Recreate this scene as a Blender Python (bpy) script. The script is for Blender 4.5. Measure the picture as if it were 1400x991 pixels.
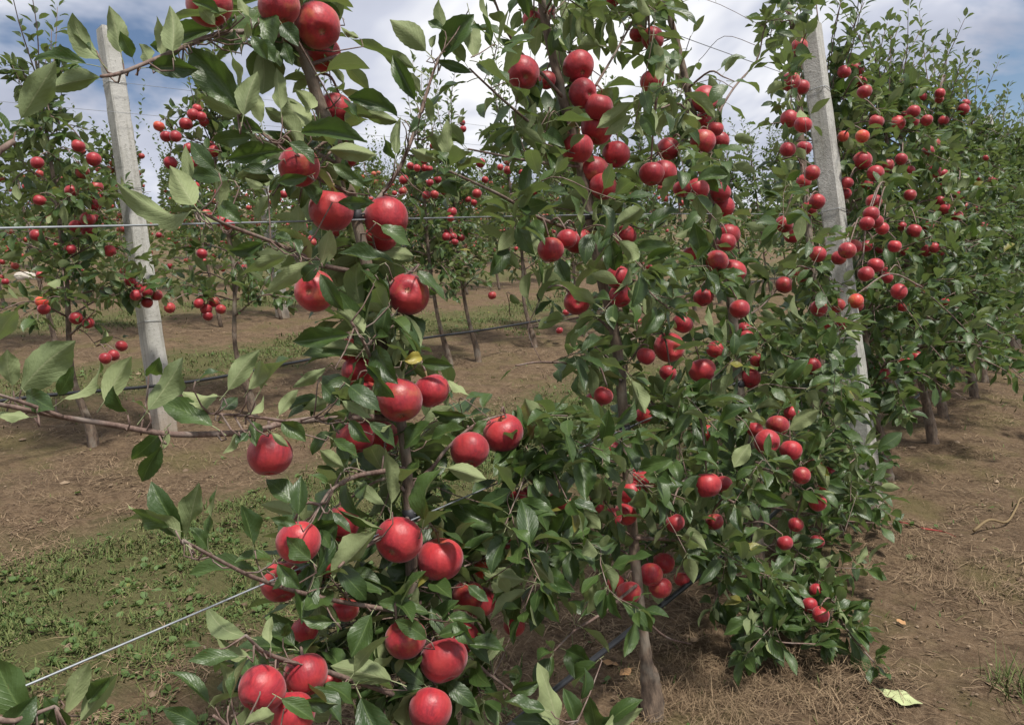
import bpy, math, random
import numpy as np
from mathutils import Vector, Matrix, noise as mnoise

for o in list(bpy.data.objects): bpy.data.objects.remove(o)
scene = bpy.context.scene
col = scene.collection

# ------------------------------------------------------------------ camera
IMW, IMH, FPX = 1400.0, 991.0, 1080.0      # photograph size, focal length in its pixels
CAMH = 1.25
# The orchard stands on a hillside. It is laid out on a flat sheet (rows along +Y, the slope's own frame) and the
# whole hillside is tilted at the end, so that posts and trunks come out plumb. The phone was held level but rolled.
PITCH = math.atan(213.5 / FPX)             # angle between the view and the slope
THETA = math.radians(38.63)                # the camera looks this far left of the rows
ROLL = math.radians(8.5)
Z0 = Vector((0, 0, 1))
HV = Vector((-math.sin(THETA), math.cos(THETA), 0)); RV = Vector((math.cos(THETA), math.sin(THETA), 0))
FW = HV*math.cos(PITCH) - Z0*math.sin(PITCH)
UP = HV*math.sin(PITCH) + Z0*math.cos(PITCH)
CAM = Vector((0, 0, CAMH))
ZUP = (UP*math.cos(ROLL) - RV*math.sin(ROLL)).normalized()      # plumb line, in the slope's frame
TILT = ZUP.rotation_difference(Z0).to_matrix().to_4x4()         # slope frame -> world
cam_d = bpy.data.cameras.new('camera'); cam = bpy.data.objects.new('camera', cam_d); col.objects.link(cam)
cam_d.sensor_width = 36.0; cam_d.lens = 36.0 * FPX / IMW
cam_d.clip_start = 0.02; cam_d.clip_end = 3000
cam.matrix_world = TILT @ Matrix.Translation(CAM) @ Matrix((RV, UP, -FW)).transposed().to_4x4()
scene.camera = cam

# ------------------------------------------------------------------ light
SUN_AZ = math.radians(100)    # direction towards the sun, measured from +Y clockwise (towards +X)
SUN_EL = math.radians(56)
world = bpy.data.worlds.new('World'); scene.world = world; world.use_nodes = True
nt = world.node_tree; nt.nodes.clear()
def N(t, typ, **kw):
    n = t.nodes.new(typ)
    for k, v in kw.items(): setattr(n, k, v)
    return n
def L(t, a, b): t.links.new(a, b)
def math_node(t, op, a, b=None, c=None, clamp=False):
    n = N(t, 'ShaderNodeMath', operation=op); n.use_clamp = clamp
    for i, v in enumerate((a, b, c)):
        if v is None: continue
        if isinstance(v, (int, float)): n.inputs[i].default_value = v
        else: L(t, v, n.inputs[i])
    return n.outputs[0]
def mix_rgb(t, f, a, b):
    n = N(t, 'ShaderNodeMix', data_type='RGBA')
    for s, v in ((n.inputs[0], f), (n.inputs[6], a), (n.inputs[7], b)):
        if isinstance(v, (int, float)): s.default_value = v
        elif isinstance(v, tuple): s.default_value = (*v[:3], 1)
        else: L(t, v, s)
    return n.outputs[2]
def ramp(t, fac, stops):
    n = N(t, 'ShaderNodeValToRGB'); e = n.color_ramp.elements
    while len(e) < len(stops): e.new(0.5)
    for el, (p, c) in zip(e, stops):
        el.position = p; el.color = (*c, 1) if isinstance(c, tuple) else (c, c, c, 1)
    L(t, fac, n.inputs[0]); return n.outputs[0]
def noise(t, vec, scale, detail=4, rough=0.55, out=0, dist=0.0):
    n = N(t, 'ShaderNodeTexNoise'); n.inputs['Scale'].default_value = scale
    n.inputs['Detail'].default_value = detail; n.inputs['Roughness'].default_value = rough
    n.inputs['Distortion'].default_value = dist
    if vec is not None: L(t, vec, n.inputs['Vector'])
    return n.outputs[out]
sky = N(nt, 'ShaderNodeTexSky', sky_type='NISHITA'); sky.sun_disc = False
sky.sun_elevation = SUN_EL; sky.sun_rotation = SUN_AZ
tc = N(nt, 'ShaderNodeTexCoord')
sep = N(nt, 'ShaderNodeSeparateXYZ'); L(nt, tc.outputs['Generated'], sep.inputs[0])
den = math_node(nt, 'ADD', math_node(nt, 'MAXIMUM', sep.outputs[2], 0.0), 0.22)
comb = N(nt, 'ShaderNodeCombineXYZ')
L(nt, math_node(nt, 'DIVIDE', sep.outputs[0], den), comb.inputs[0])
L(nt, math_node(nt, 'DIVIDE', sep.outputs[1], den), comb.inputs[1])
comb.inputs[2].default_value = 3.7
cover = ramp(nt, noise(nt, comb.outputs[0], 1.15, 6, 0.58, dist=0.4), [(0.31, 0.0), (0.41, 1.0)])
tone = ramp(nt, noise(nt, comb.outputs[0], 1.0, 5, 0.6, dist=0.3), [(0.36, (4.0, 4.3, 5.3)), (0.48, (5.6, 5.9, 6.9)), (0.58, (9.8, 9.8, 9.9))])
skymix = mix_rgb(nt, cover, sky.outputs[0], tone)
bg = N(nt, 'ShaderNodeBackground'); bg.inputs[1].default_value = 0.085
L(nt, skymix, bg.inputs[0])
wo = N(nt, 'ShaderNodeOutputWorld'); L(nt, bg.outputs[0], wo.inputs[0])

sun_d = bpy.data.lights.new('sun', 'SUN'); sun_d.energy = 4.2; sun_d.angle = math.radians(8); sun_d.color = (1.0, 0.95, 0.87)
sun = bpy.data.objects.new('sun', sun_d); col.objects.link(sun)
to_sun = Vector((math.sin(SUN_AZ)*math.cos(SUN_EL), math.cos(SUN_AZ)*math.cos(SUN_EL), math.sin(SUN_EL)))
sun.rotation_euler = (-to_sun).to_track_quat('-Z', 'Y').to_euler()
sun.location = to_sun * 30
vs = scene.view_settings
vs.view_transform = 'Standard'; vs.look = 'None'; vs.exposure = 0.42; vs.gamma = 1.0; vs.use_curve_mapping = False
scene.render.engine = 'CYCLES'

# ------------------------------------------------------------------ pixel -> place
ROWX = {1: -0.81, 2: -4.2, 3: -7.6, 4: -11.0, 5: -14.4, 6: -17.8, 7: -21.2}
PN = Vector((0, 1, 0)).cross(ZUP).normalized()                  # normal of a row's plumb plane, towards the camera
def ray(px, py): return RV*((px-IMW/2)/FPX) + UP*((IMH/2-py)/FPX) + FW
def P(px, py, off=0.0, row=1):             # where that pixel's ray meets the plumb plane of a row (off: metres in front of it)
    d = ray(px, py); t = ((Vector((ROWX[row], 0, 0)) - CAM).dot(PN) + off) / d.dot(PN)
    return CAM + d*t
def PA(px, py, off, row, zmin=0.09):       # the same, brought forward until it clears the ground
    p = P(px, py, off, row)
    while p.z < zmin and off < 1.2: off += 0.03; p = P(px, py, off, row)
    return p
def G(px, py):                             # where it meets the ground
    d = ray(px, py); return CAM + d*(-CAMH/d.z)
def depth(p): return (p - CAM).dot(FW)
def to_px(p):
    v = p - CAM; d = v.dot(FW)
    return IMW/2 + FPX*v.dot(RV)/d, IMH/2 - FPX*v.dot(UP)/d, d
R = random.Random(11)

# ------------------------------------------------------------------ materials
def new_mat(name):
    m = bpy.data.materials.new(name); m.use_nodes = True; t = m.node_tree; t.nodes.clear()
    out = N(t, 'ShaderNodeOutputMaterial'); b = N(t, 'ShaderNodeBsdfPrincipled'); L(t, b.outputs[0], out.inputs[0])
    return m, t, b, out
def bump(t, h, strength, dist=0.01):
    n = N(t, 'ShaderNodeBump'); n.inputs['Strength'].default_value = strength; n.inputs['Distance'].default_value = dist
    L(t, h, n.inputs['Height']); return n.outputs[0]
MAT = {}
def leaf_material(name, top_dark, top_light, under_dark, under_light, rough=0.36):
    m, t, b, out = new_mat(name)
    uv = N(t, 'ShaderNodeUVMap'); s = N(t, 'ShaderNodeSeparateXYZ'); L(t, uv.outputs[0], s.inputs[0])
    u = math_node(t, 'ABSOLUTE', math_node(t, 'SUBTRACT', s.outputs[0], 0.5)); v = s.outputs[1]
    mid = math_node(t, 'SUBTRACT', 1.0, math_node(t, 'MULTIPLY', u, 26.0), clamp=True)
    ph = math_node(t, 'SUBTRACT', math_node(t, 'ADD', math_node(t, 'MULTIPLY', v, 54.0), math_node(t, 'MULTIPLY', noise(t, None, 40.0, 2), 2.0)), math_node(t, 'MULTIPLY', u, 42.0))
    veins = math_node(t, 'POWER', math_node(t, 'ADD', math_node(t, 'MULTIPLY', math_node(t, 'SINE', ph), 0.5), 0.5), 9.0)
    oi = N(t, 'ShaderNodeObjectInfo'); at = N(t, 'ShaderNodeAttribute', attribute_name='rnd')
    rnd = math_node(t, 'FRACT', math_node(t, 'ADD', oi.outputs['Random'], at.outputs['Fac']))
    gt = N(t, 'ShaderNodeNewGeometry')
    nz = noise(t, gt.outputs['Position'], 55, 3)
    f = math_node(t, 'ADD', math_node(t, 'MULTIPLY', rnd, 0.72), math_node(t, 'MULTIPLY', nz, 0.3))
    top = mix_rgb(t, f, top_dark, top_light)
    top = mix_rgb(t, math_node(t, 'MULTIPLY', mid, 0.55), top, (0.16, 0.23, 0.075))
    top = mix_rgb(t, math_node(t, 'MULTIPLY', veins, 0.07), top, (0.10, 0.17, 0.05))
    und = mix_rgb(t, f, under_dark, under_light)
    und = mix_rgb(t, math_node(t, 'MULTIPLY', mid, 0.6), und, (0.34, 0.36, 0.20))
    und = mix_rgb(t, math_node(t, 'MULTIPLY', veins, 0.12), und, (0.25, 0.30, 0.14))
    # a few yellowing leaves and brown specks
    yel = math_node(t, 'GREATER_THAN', rnd, 0.993)
    top = mix_rgb(t, math_node(t, 'MULTIPLY', yel, 0.55), top, (0.28, 0.22, 0.04))
    sp = ramp(t, noise(t, gt.outputs['Position'], 160, 2), [(0.70, 0.0), (0.76, 1.0)])
    top = mix_rgb(t, math_node(t, 'MULTIPLY', sp, 0.45), top, (0.13, 0.085, 0.035))
    colr = mix_rgb(t, gt.outputs['Backfacing'], top, und)
    L(t, colr, b.inputs['Base Color'])
    L(t, math_node(t, 'ADD', math_node(t, 'ADD', math_node(t, 'MULTIPLY', gt.outputs['Backfacing'], 0.3), rough), math_node(t, 'MULTIPLY', nz, 0.12)), b.inputs['Roughness'])
    b.inputs['Specular IOR Level'].default_value = 0.5
    hgt = math_node(t, 'ADD', math_node(t, 'MULTIPLY', veins, 0.35), math_node(t, 'MULTIPLY', noise(t, gt.outputs['Position'], 90, 3), 2.2))
    L(t, bump(t, hgt, 0.45, 0.0015), b.inputs['Normal'])
    tr = N(t, 'ShaderNodeBsdfTranslucent')
    L(t, mix_rgb(t, 0.65, colr, (0.16, 0.26, 0.04)), tr.inputs[0])
    mx = N(t, 'ShaderNodeMixShader'); mx.inputs[0].default_value = 0.24
    L(t, b.outputs[0], mx.inputs[1]); L(t, tr.outputs[0], mx.inputs[2]); L(t, mx.outputs[0], out.inputs[0])
    MAT[name] = m; return m
leaf_material('leaf', (0.021, 0.046, 0.013), (0.066, 0.112, 0.028), (0.140, 0.180, 0.078), (0.280, 0.325, 0.150))
leaf_material('yellow_leaf', (0.30, 0.24, 0.03), (0.34, 0.28, 0.05), (0.32, 0.27, 0.08), (0.36, 0.30, 0.1))
leaf_material('weed_leaf', (0.048, 0.095, 0.018), (0.100, 0.165, 0.040), (0.12, 0.16, 0.06), (0.17, 0.2, 0.09), rough=0.55)

def apple_material(name, c_dark, c_mid, c_light, c_ground):
    m, t, b, out = new_mat(name)
    tcn = N(t, 'ShaderNodeTexCoord'); oi = N(t, 'ShaderNodeObjectInfo')
    off = N(t, 'ShaderNodeVectorMath', operation='ADD'); L(t, tcn.outputs['Object'], off.inputs[0])
    cx = N(t, 'ShaderNodeCombineXYZ'); L(t, math_node(t, 'MULTIPLY', oi.outputs['Random'], 37.0), cx.inputs[0])
    L(t, math_node(t, 'MULTIPLY', oi.outputs['Random'], 11.0), cx.inputs[1]); L(t, cx.outputs[0], off.inputs[1])
    mp = N(t, 'ShaderNodeVectorMath', operation='MULTIPLY'); L(t, off.outputs[0], mp.inputs[0]); mp.inputs[1].default_value = (1, 1, 0.16)
    streak = noise(t, mp.outputs[0], 7.0, 5, 0.65)
    patch = noise(t, off.outputs[0], 0.9, 2, 0.5)
    c = mix_rgb(t, ramp(t, streak, [(0.32, 0.0), (0.68, 1.0)]), c_dark, c_mid)
    c = mix_rgb(t, math_node(t, 'MULTIPLY', ramp(t, patch, [(0.45, 0.0), (0.75, 1.0)]), 0.75), c, c_light)
    sp = N(t, 'ShaderNodeSeparateXYZ'); L(t, tcn.outputs['Object'], sp.inputs[0])
    # greenish yellow round the stalk
    rad = math_node(t, 'SQRT', math_node(t, 'ADD', math_node(t, 'POWER', sp.outputs[0], 2.0), math_node(t, 'POWER', sp.outputs[1], 2.0)))
    near = math_node(t, 'MULTIPLY', math_node(t, 'SUBTRACT', 1.0, math_node(t, 'MULTIPLY', rad, 2.6), clamp=True), math_node(t, 'GREATER_THAN', sp.outputs[2], 0.0))
    c = mix_rgb(t, math_node(t, 'MULTIPLY', near, 0.7), c, c_ground)
    hollow = math_node(t, 'MULTIPLY', math_node(t, 'SUBTRACT', 1.0, math_node(t, 'MULTIPLY', rad, 5.5), clamp=True), math_node(t, 'LESS_THAN', sp.outputs[2], 0.0))
    c = mix_rgb(t, math_node(t, 'MULTIPLY', hollow, 0.75), c, (0.28, 0.20, 0.10))
    vo = N(t, 'ShaderNodeTexVoronoi'); vo.inputs['Scale'].default_value = 9.0; L(t, off.outputs[0], vo.inputs['Vector'])
    dots = ramp(t, vo.outputs['Distance'], [(0.05, 1.0), (0.10, 0.0)])
    c = mix_rgb(t, math_node(t, 'MULTIPLY', dots, 0.13), c, (0.62, 0.36, 0.25))
    ripe = math_node(t, 'MULTIPLY', ramp(t, noise(t, off.outputs[0], 1.1, 3, 0.6), [(0.52, 0.0), (0.72, 1.0)]), math_node(t, 'GREATER_THAN', math_node(t, 'FRACT', math_node(t, 'MULTIPLY', oi.outputs['Random'], 7.3)), 0.62))
    c = mix_rgb(t, math_node(t, 'MULTIPLY', ripe, 0.55), c, c_ground)
    hsv = N(t, 'ShaderNodeHueSaturation'); L(t, c, hsv.inputs['Color'])
    L(t, math_node(t, 'ADD', 0.86, math_node(t, 'MULTIPLY', oi.outputs['Random'], 0.28)), hsv.inputs['Value'])
    hsv.inputs['Saturation'].default_value = 1.0
    L(t, hsv.outputs[0], b.inputs['Base Color'])
    bl = noise(t, off.outputs[0], 2.5, 4, 0.6)
    L(t, math_node(t, 'ADD', 0.34, math_node(t, 'MULTIPLY', bl, 0.25)), b.inputs['Roughness'])
    b.inputs['Specular IOR Level'].default_value = 0.45
    b.inputs['Sheen Weight'].default_value = 0.22; b.inputs['Sheen Roughness'].default_value = 0.5; b.inputs['Sheen Tint'].default_value = (0.9, 0.75, 0.8, 1)
    b.inputs['Subsurface Weight'].default_value = 0.0
    L(t, bump(t, noise(t, off.outputs[0], 3, 2), 0.05, 0.05), b.inputs['Normal'])
    MAT[name] = m
apple_material('apple_skin', (0.19, 0.009, 0.017), (0.36, 0.018, 0.028), (0.43, 0.036, 0.032), (0.40, 0.14, 0.05))
apple_material('orange_apple_skin', (0.42, 0.025, 0.02), (0.50, 0.045, 0.025), (0.58, 0.13, 0.04), (0.55, 0.30, 0.08))
apple_material('yellow_apple_skin', (0.50, 0.40, 0.06), (0.55, 0.46, 0.08), (0.58, 0.50, 0.12), (0.40, 0.42, 0.08))

def bark_material(name, c1, c2, c3, scale, bs):
    m, t, b, out = new_mat(name)
    g = N(t, 'ShaderNodeNewGeometry')
    mp = N(t, 'ShaderNodeVectorMath', operation='MULTIPLY'); L(t, g.outputs['Position'], mp.inputs[0]); mp.inputs[1].default_value = (1, 1, 0.35)
    n1 = noise(t, mp.outputs[0], scale, 6, 0.65); n2 = noise(t, g.outputs['Position'], scale*0.22, 3)
    c = mix_rgb(t, ramp(t, n1, [(0.35, 0.0), (0.65, 1.0)]), c1, c2)
    c = mix_rgb(t, ramp(t, n2, [(0.5, 0.0), (0.66, 0.7)]), c, c3)
    L(t, c, b.inputs['Base Color']); b.inputs['Roughness'].default_value = 0.8
    L(t, bump(t, n1, bs, 0.004), b.inputs['Normal']); MAT[name] = m
bark_material('bark', (0.050, 0.034, 0.024), (0.175, 0.125, 0.088), (0.20, 0.175, 0.14), 70, 1.0)
bark_material('twig_bark', (0.085, 0.05, 0.04), (0.20, 0.135, 0.11), (0.22, 0.185, 0.16), 120, 0.5)

def simple(name, c, rough=0.6, metal=0.0, var=0.0, scale=30.0, bs=0.0):
    m, t, b, out = new_mat(name)
    b.inputs['Base Color'].default_value = (*c, 1); b.inputs['Roughness'].default_value = rough; b.inputs['Metallic'].default_value = metal
    if var:
        g = N(t, 'ShaderNodeNewGeometry'); n = noise(t, g.outputs['Position'], scale, 5, 0.6)
        L(t, mix_rgb(t, n, tuple(x*(1-var) for x in c), tuple(min(1, x*(1+var)) for x in c)), b.inputs['Base Color'])
        if bs: L(t, bump(t, n, bs, 0.005), b.inputs['Normal'])
    MAT[name] = m
simple('wire', (0.30, 0.32, 0.34), 0.5, 0.7, 0.45, 50)
simple('hose', (0.018, 0.020, 0.024), 0.38, 0, 0.3, 40)
simple('tie', (0.03, 0.03, 0.035), 0.6)
simple('calyx', (0.12, 0.085, 0.04), 0.85, 0, 0.4, 300)
simple('stem', (0.16, 0.11, 0.05), 0.75, 0, 0.3, 200)
simple('stone', (0.42, 0.38, 0.33), 0.85, 0, 0.3, 40, 0.5)
simple('ribbon', (0.30, 0.045, 0.04), 0.6, 0, 0.3, 30)
# concrete
m, t, b, out = new_mat('concrete')
g = N(t, 'ShaderNodeNewGeometry')
n1 = noise(t, g.outputs['Position'], 220, 4, 0.7); n2 = noise(t, g.outputs['Position'], 9, 5, 0.6); n3 = noise(t, g.outputs['Position'], 60, 4, 0.6)
c = mix_rgb(t, n1, (0.30, 0.295, 0.275), (0.52, 0.51, 0.475))
c = mix_rgb(t, ramp(t, n2, [(0.45, 0.0), (0.72, 0.55)]), c, (0.27, 0.27, 0.235))
c = mix_rgb(t, ramp(t, n3, [(0.58, 0.0), (0.70, 0.7)]), c, (0.16, 0.16, 0.14))
mpv = N(t, 'ShaderNodeVectorMath', operation='MULTIPLY'); L(t, g.outputs['Position'], mpv.inputs[0]); mpv.inputs[1].default_value = (45, 45, 2.2)
c = mix_rgb(t, ramp(t, noise(t, mpv.outputs[0], 1.0, 4, 0.6), [(0.50, 0.0), (0.70, 0.55)]), c, (0.20, 0.19, 0.155))
tco = N(t, 'ShaderNodeTexCoord'); spz = N(t, 'ShaderNodeSeparateXYZ'); L(t, tco.outputs['Object'], spz.inputs[0])
splash = ramp(t, math_node(t, 'ADD', spz.outputs[2], math_node(t, 'MULTIPLY', n3, 0.3)), [(0.15, 0.75), (0.5, 0.0)])
c = mix_rgb(t, splash, c, (0.22, 0.16, 0.105))
L(t, c, b.inputs['Base Color']); b.inputs['Roughness'].default_value = 0.9
L(t, bump(t, math_node(t, 'ADD', n1, n3), 0.6, 0.006), b.inputs['Normal']); MAT['concrete'] = m
# ground
m, t, b, out = new_mat('soil')
g = N(t, 'ShaderNodeTexCoord'); pos = g.outputs['Object']
sp = N(t, 'ShaderNodeSeparateXYZ'); L(t, pos, sp.inputs[0])
n1 = noise(t, pos, 0.9, 5, 0.6); n2 = noise(t, pos, 7, 6, 0.7); n3 = noise(t, pos, 55, 5, 0.7); n4 = noise(t, pos, 2.3, 4, 0.6)
mp = N(t, 'ShaderNodeVectorMath', operation='MULTIPLY'); L(t, pos, mp.inputs[0]); mp.inputs[1].default_value = (22, 120, 60)
n5 = noise(t, mp.outputs[0], 1.0, 4, 0.7, dist=1.5)
c = mix_rgb(t, ramp(t, n2, [(0.35, 0.0), (0.68, 1.0)]), (0.060, 0.037, 0.022), (0.160, 0.108, 0.065))
c = mix_rgb(t, ramp(t, n3, [(0.38, 0.0), (0.72, 0.75)]), c, (0.215, 0.155, 0.10))
n6 = noise(t, pos, 22, 5, 0.7)
c = mix_rgb(t, ramp(t, n6, [(0.30, 0.75), (0.50, 0.0)]), c, (0.055, 0.036, 0.022))
c = mix_rgb(t, ramp(t, n5, [(0.58, 0.0), (0.70, 0.5)]), c, (0.25, 0.19, 0.12))
c = mix_rgb(t, ramp(t, n4, [(0.50, 0.0), (0.66, 0.6)]), c, (0.115, 0.100, 0.040))      # mossy stains
# grass alleys run between the rows, 4.2 m apart
ph = math_node(t, 'PINGPONG', math_node(t, 'ADD', sp.outputs[0], 2.5 + 3.4*40), 1.7)
edge = math_node(t, 'ADD', ph, math_node(t, 'MULTIPLY', math_node(t, 'SUBTRACT', n1, 0.5), 1.8))
edge = math_node(t, 'ADD', edge, math_node(t, 'MULTIPLY', math_node(t, 'SUBTRACT', n2, 0.5), 1.0))
gm = ramp(t, edge, [(0.34, 1.0), (0.80, 0.0)])
gc = mix_rgb(t, n3, (0.055, 0.064, 0.022), (0.115, 0.115, 0.046))
c = mix_rgb(t, math_node(t, 'MULTIPLY', gm, 0.8), c, gc)
L(t, c, b.inputs['Base Color']); b.inputs['Roughness'].default_value = 0.95; b.inputs['Specular IOR Level'].default_value = 0.15
hh = math_node(t, 'ADD', math_node(t, 'MULTIPLY', n2, 1.0), math_node(t, 'ADD', math_node(t, 'MULTIPLY', n3, 0.5), math_node(t, 'MULTIPLY', n5, 0.4)))
L(t, bump(t, hh, 0.9, 0.03), b.inputs['Normal']); MAT['soil'] = m
def blade_material(name, c1, c2):
    m, t, b, out = new_mat(name)
    at = N(t, 'ShaderNodeAttribute', attribute_name='rnd')
    L(t, mix_rgb(t, at.outputs['Fac'], c1, c2), b.inputs['Base Color']); b.inputs['Roughness'].default_value = 0.75
    b.inputs['Specular IOR Level'].default_value = 0.25
    MAT[name] = m
blade_material('grass', (0.040, 0.072, 0.016), (0.130, 0.145, 0.050))
blade_material('straw', (0.070, 0.042, 0.024), (0.27, 0.195, 0.12))
blade_material('clod', (0.10, 0.066, 0.042), (0.27, 0.20, 0.135))

# ------------------------------------------------------------------ mesh helpers
def tagp(o, label=None, cat=None, group=None, kind=None):
    if label: o['label'] = label
    if cat: o['category'] = cat
    if group: o['group'] = group
    if kind: o['kind'] = kind
    return o
def empty(name, loc):
    o = bpy.data.objects.new(name, None); o.empty_display_size = 0.1; o.location = loc; col.objects.link(o); return o
def link(name, me, mat, parent=None):
    if mat is not None and not me.materials: me.materials.append(MAT[mat])
    o = bpy.data.objects.new(name, me); col.objects.link(o)
    if parent is not None: o.parent = parent
    return o
def np_mesh(name, V, F, uv=None, rnd=None, smooth=True):
    """V (n,3); F (m,k) with equal k; uv (n,2) per vertex; rnd (n,) per vertex"""
    me = bpy.data.meshes.new(name); V = np.asarray(V, np.float32); F = np.asarray(F, np.int32); k = F.shape[1]
    me.vertices.add(len(V)); me.vertices.foreach_set('co', V.ravel())
    me.loops.add(F.size); me.loops.foreach_set('vertex_index', F.ravel())
    me.polygons.add(len(F)); me.polygons.foreach_set('loop_start', np.arange(0, F.size, k, dtype=np.int32))
    me.polygons.foreach_set('use_smooth', np.full(len(F), smooth))
    if uv is not None:
        l = me.uv_layers.new(name='UVMap'); l.data.foreach_set('uv', np.asarray(uv, np.float32)[F.ravel()].ravel())
    if rnd is not None:
        a = me.attributes.new('rnd', 'FLOAT', 'POINT'); a.data.foreach_set('value', np.asarray(rnd, np.float32))
    me.update(calc_edges=True); me.validate(); return me
def catmull(pts, n=4):
    pts = [Vector(p) for p in pts]
    if len(pts) < 3: 
        a, b = pts[0], pts[-1]; return [a.lerp(b, i/n) for i in range(n+1)]
    out = []
    for i in range(len(pts)-1):
        p0 = pts[i-1] if i else pts[0]*2-pts[1]; p1 = pts[i]; p2 = pts[i+1]
        p3 = pts[i+2] if i+2 < len(pts) else p2*2-p1
        for j in range(n):
            u = j/n
            out.append(0.5*((2*p1)+(p2-p0)*u+(2*p0-5*p1+4*p2-p3)*u*u+(3*p1-p0-3*p2+p3)*u**3))
    out.append(pts[-1]); return out
def tube_data(pts, radii, seg=7, wob=0.0):
    n = len(pts); V = []; F = []
    prev = Vector((0.3, 0.9, 0.2))
    for i, p in enumerate(pts):
        d = (pts[min(i+1, n-1)] - pts[max(i-1, 0)]).normalized()
        x = (prev - d*prev.dot(d))
        if x.length < 1e-5: x = d.orthogonal()
        x.normalize(); prev = x; y = d.cross(x)
        for k in range(seg):
            a = 2*math.pi*k/seg
            r = radii[i]*(1 + (wob*(mnoise.noise(p*60 + Vector((k*3.1, 0, 0)))) if wob else 0))
            V.append(p + (x*math.cos(a) + y*math.sin(a))*r)
    for i in range(n-1):
        for k in range(seg):
            k2 = (k+1) % seg
            F.append((i*seg+k, i*seg+k2, (i+1)*seg+k2, (i+1)*seg+k))
    c0 = len(V); V.append(pts[0]); V.append(pts[-1])
    for k in range(seg):
        F.append((c0, (k+1) % seg, k, k)); F.append((c0+1, (n-1)*seg+k, (n-1)*seg+(k+1) % seg, (n-1)*seg+(k+1) % seg))
    return V, F
def faces_mesh(name, V, F):
    me = bpy.data.meshes.new(name)
    me.from_pydata([tuple(v) for v in V], [], [tuple(dict.fromkeys(f)) for f in F])
    me.polygons.foreach_set('use_smooth', np.full(len(me.polygons), True)); me.update(); return me
def tube(name, pts, r0, r1, mat, parent=None, origin=None, seg=7, n=4, radii=None, wob=0.0, smooth=True):
    sp = catmull(pts, n) if smooth else [Vector(p) for p in pts]
    if origin is not None: sp = [p - origin for p in sp]
    m = len(sp)
    if radii is not None:
        rr = [float(np.interp(i/(m-1), np.linspace(0, 1, len(radii)), radii)) for i in range(m)]
    else: rr = [r0 + (r1-r0)*i/(m-1) for i in range(m)]
    V, F = tube_data(sp, rr, seg, wob)
    return link(name, faces_mesh(name, V, F), mat, parent)

# ------------------------------------------------------------------ leaf shapes
def leaf_shape(nu, nv, fold, droop, wave, twist, rng, serr=0.0, wfac=1.0, pet=0.26):
    prof = lambda v: 0.248*wfac*(math.sin(math.pi*v)**0.82)*(1.08-0.22*v)*(1 - 0.35*max(0.0, (v-0.78)/0.22)**1.5)
    V = []; UV = []; F = []
    ph = rng.uniform(0, 6.28); side = rng.uniform(-0.06, 0.06)
    ang = -droop*0.35; y = z = 0.0; cl = []
    for j in range(nv+1):
        v = j/nv; cl.append((y, z, ang))
        ang += droop/nv; y += math.cos(ang)/nv; z -= math.sin(ang)/nv
    for j in range(nv+1):
        v = j/nv; y, z, a = cl[j]; w = prof(v) if 0 < j < nv else 0.006
        if serr and 0 < j < nv: w *= 1 + serr*(1 if j % 2 else -1)
        tw = twist*v
        for i in range(nu+1):
            s = 2*i/nu - 1
            x = s*w; up = abs(s)*w*math.tan(fold)*(1-0.35*abs(s)) + wave*math.sin(v*11+ph+(1.7 if s > 0 else 0))*abs(s)**2*0.10*(4*v*(1-v))
            cs, sn = math.cos(tw), math.sin(tw)
            x, up = x*cs - up*sn, x*sn + up*cs
            V.append((x + side*math.sin(v*3.14), y + up*math.sin(a), z + up*math.cos(a))); UV.append((i/nu, v))
    for j in range(nv):
        for i in range(nu):
            q = j*(nu+1)+i; F.append((q, q+1, q+nu+2, q+nu+1))
    # rotate/scale so that the tip is at (0,1,0)
    V = np.array(V); ty, tz = cl[-1][0], cl[-1][1]; Ln = math.hypot(ty, tz); a = math.atan2(tz, ty)
    ca, sa = math.cos(-a), math.sin(-a)
    Y = (V[:, 1]*ca - V[:, 2]*sa)/Ln; Z = (V[:, 1]*sa + V[:, 2]*ca)/Ln
    V = np.stack([V[:, 0]/Ln, Y, Z], 1)
    # stalk: a thin three-sided tube behind the blade
    if pet:
        b0 = len(V); st = 4 if nv > 8 else 2; ex = []; r = 0.013
        for j in range(st+1):
            q = j/st; yy = -pet*(1-q); zz = -0.28*pet*(1-q)**1.6
            for k in range(3):
                an = 2.1*k+0.5; ex.append((math.cos(an)*r, yy + 0.0, zz + math.sin(an)*r - 0.004)); UV.append((0.5, 0.0))
        V = np.vstack([V, np.array(ex)])
        for j in range(st):
            for k in range(3):
                F.append((b0+j*3+k, b0+j*3+(k+1) % 3, b0+(j+1)*3+(k+1) % 3, b0+(j+1)*3+k))
    return V, np.array(F), np.array(UV)
rv = random.Random(5)
PET = 0.26
HI = [leaf_shape(6, 16, math.radians(rv.uniform(14, 58)), rv.uniform(-0.4, 1.6), rv.uniform(0.1, 0.7), rv.uniform(-0.9, 0.9), rv, 0.03, rv.uniform(0.85, 1.15)) for _ in range(22)]
MID = [leaf_shape(2, 7, math.radians(rv.uniform(12, 50)), rv.uniform(-0.2, 1.3), 0.3, rv.uniform(-0.7, 0.7), rv, 0.0, rv.uniform(0.85, 1.15)) for _ in range(10)]
LOW = [leaf_shape(2, 4, math.radians(rv.uniform(10, 40)), rv.uniform(0.0, 1.0), 0.3, 0, rv, 0.0, 1.1, pet=0) for _ in range(6)]
def shape_meshes(S, nm): return [np_mesh(nm, v, f, uv) for v, f, uv in S]
HI_ME = shape_meshes(HI, 'leaf_blade'); MID_ME = shape_meshes(MID, 'leaf_blade')
for me in HI_ME + MID_ME: me.materials.append(MAT['leaf'])
YEL_ME = [me.copy() for me in HI_ME[:3]]
for me in YEL_ME: me.materials.clear(); me.materials.append(MAT['yellow_leaf'])

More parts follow.
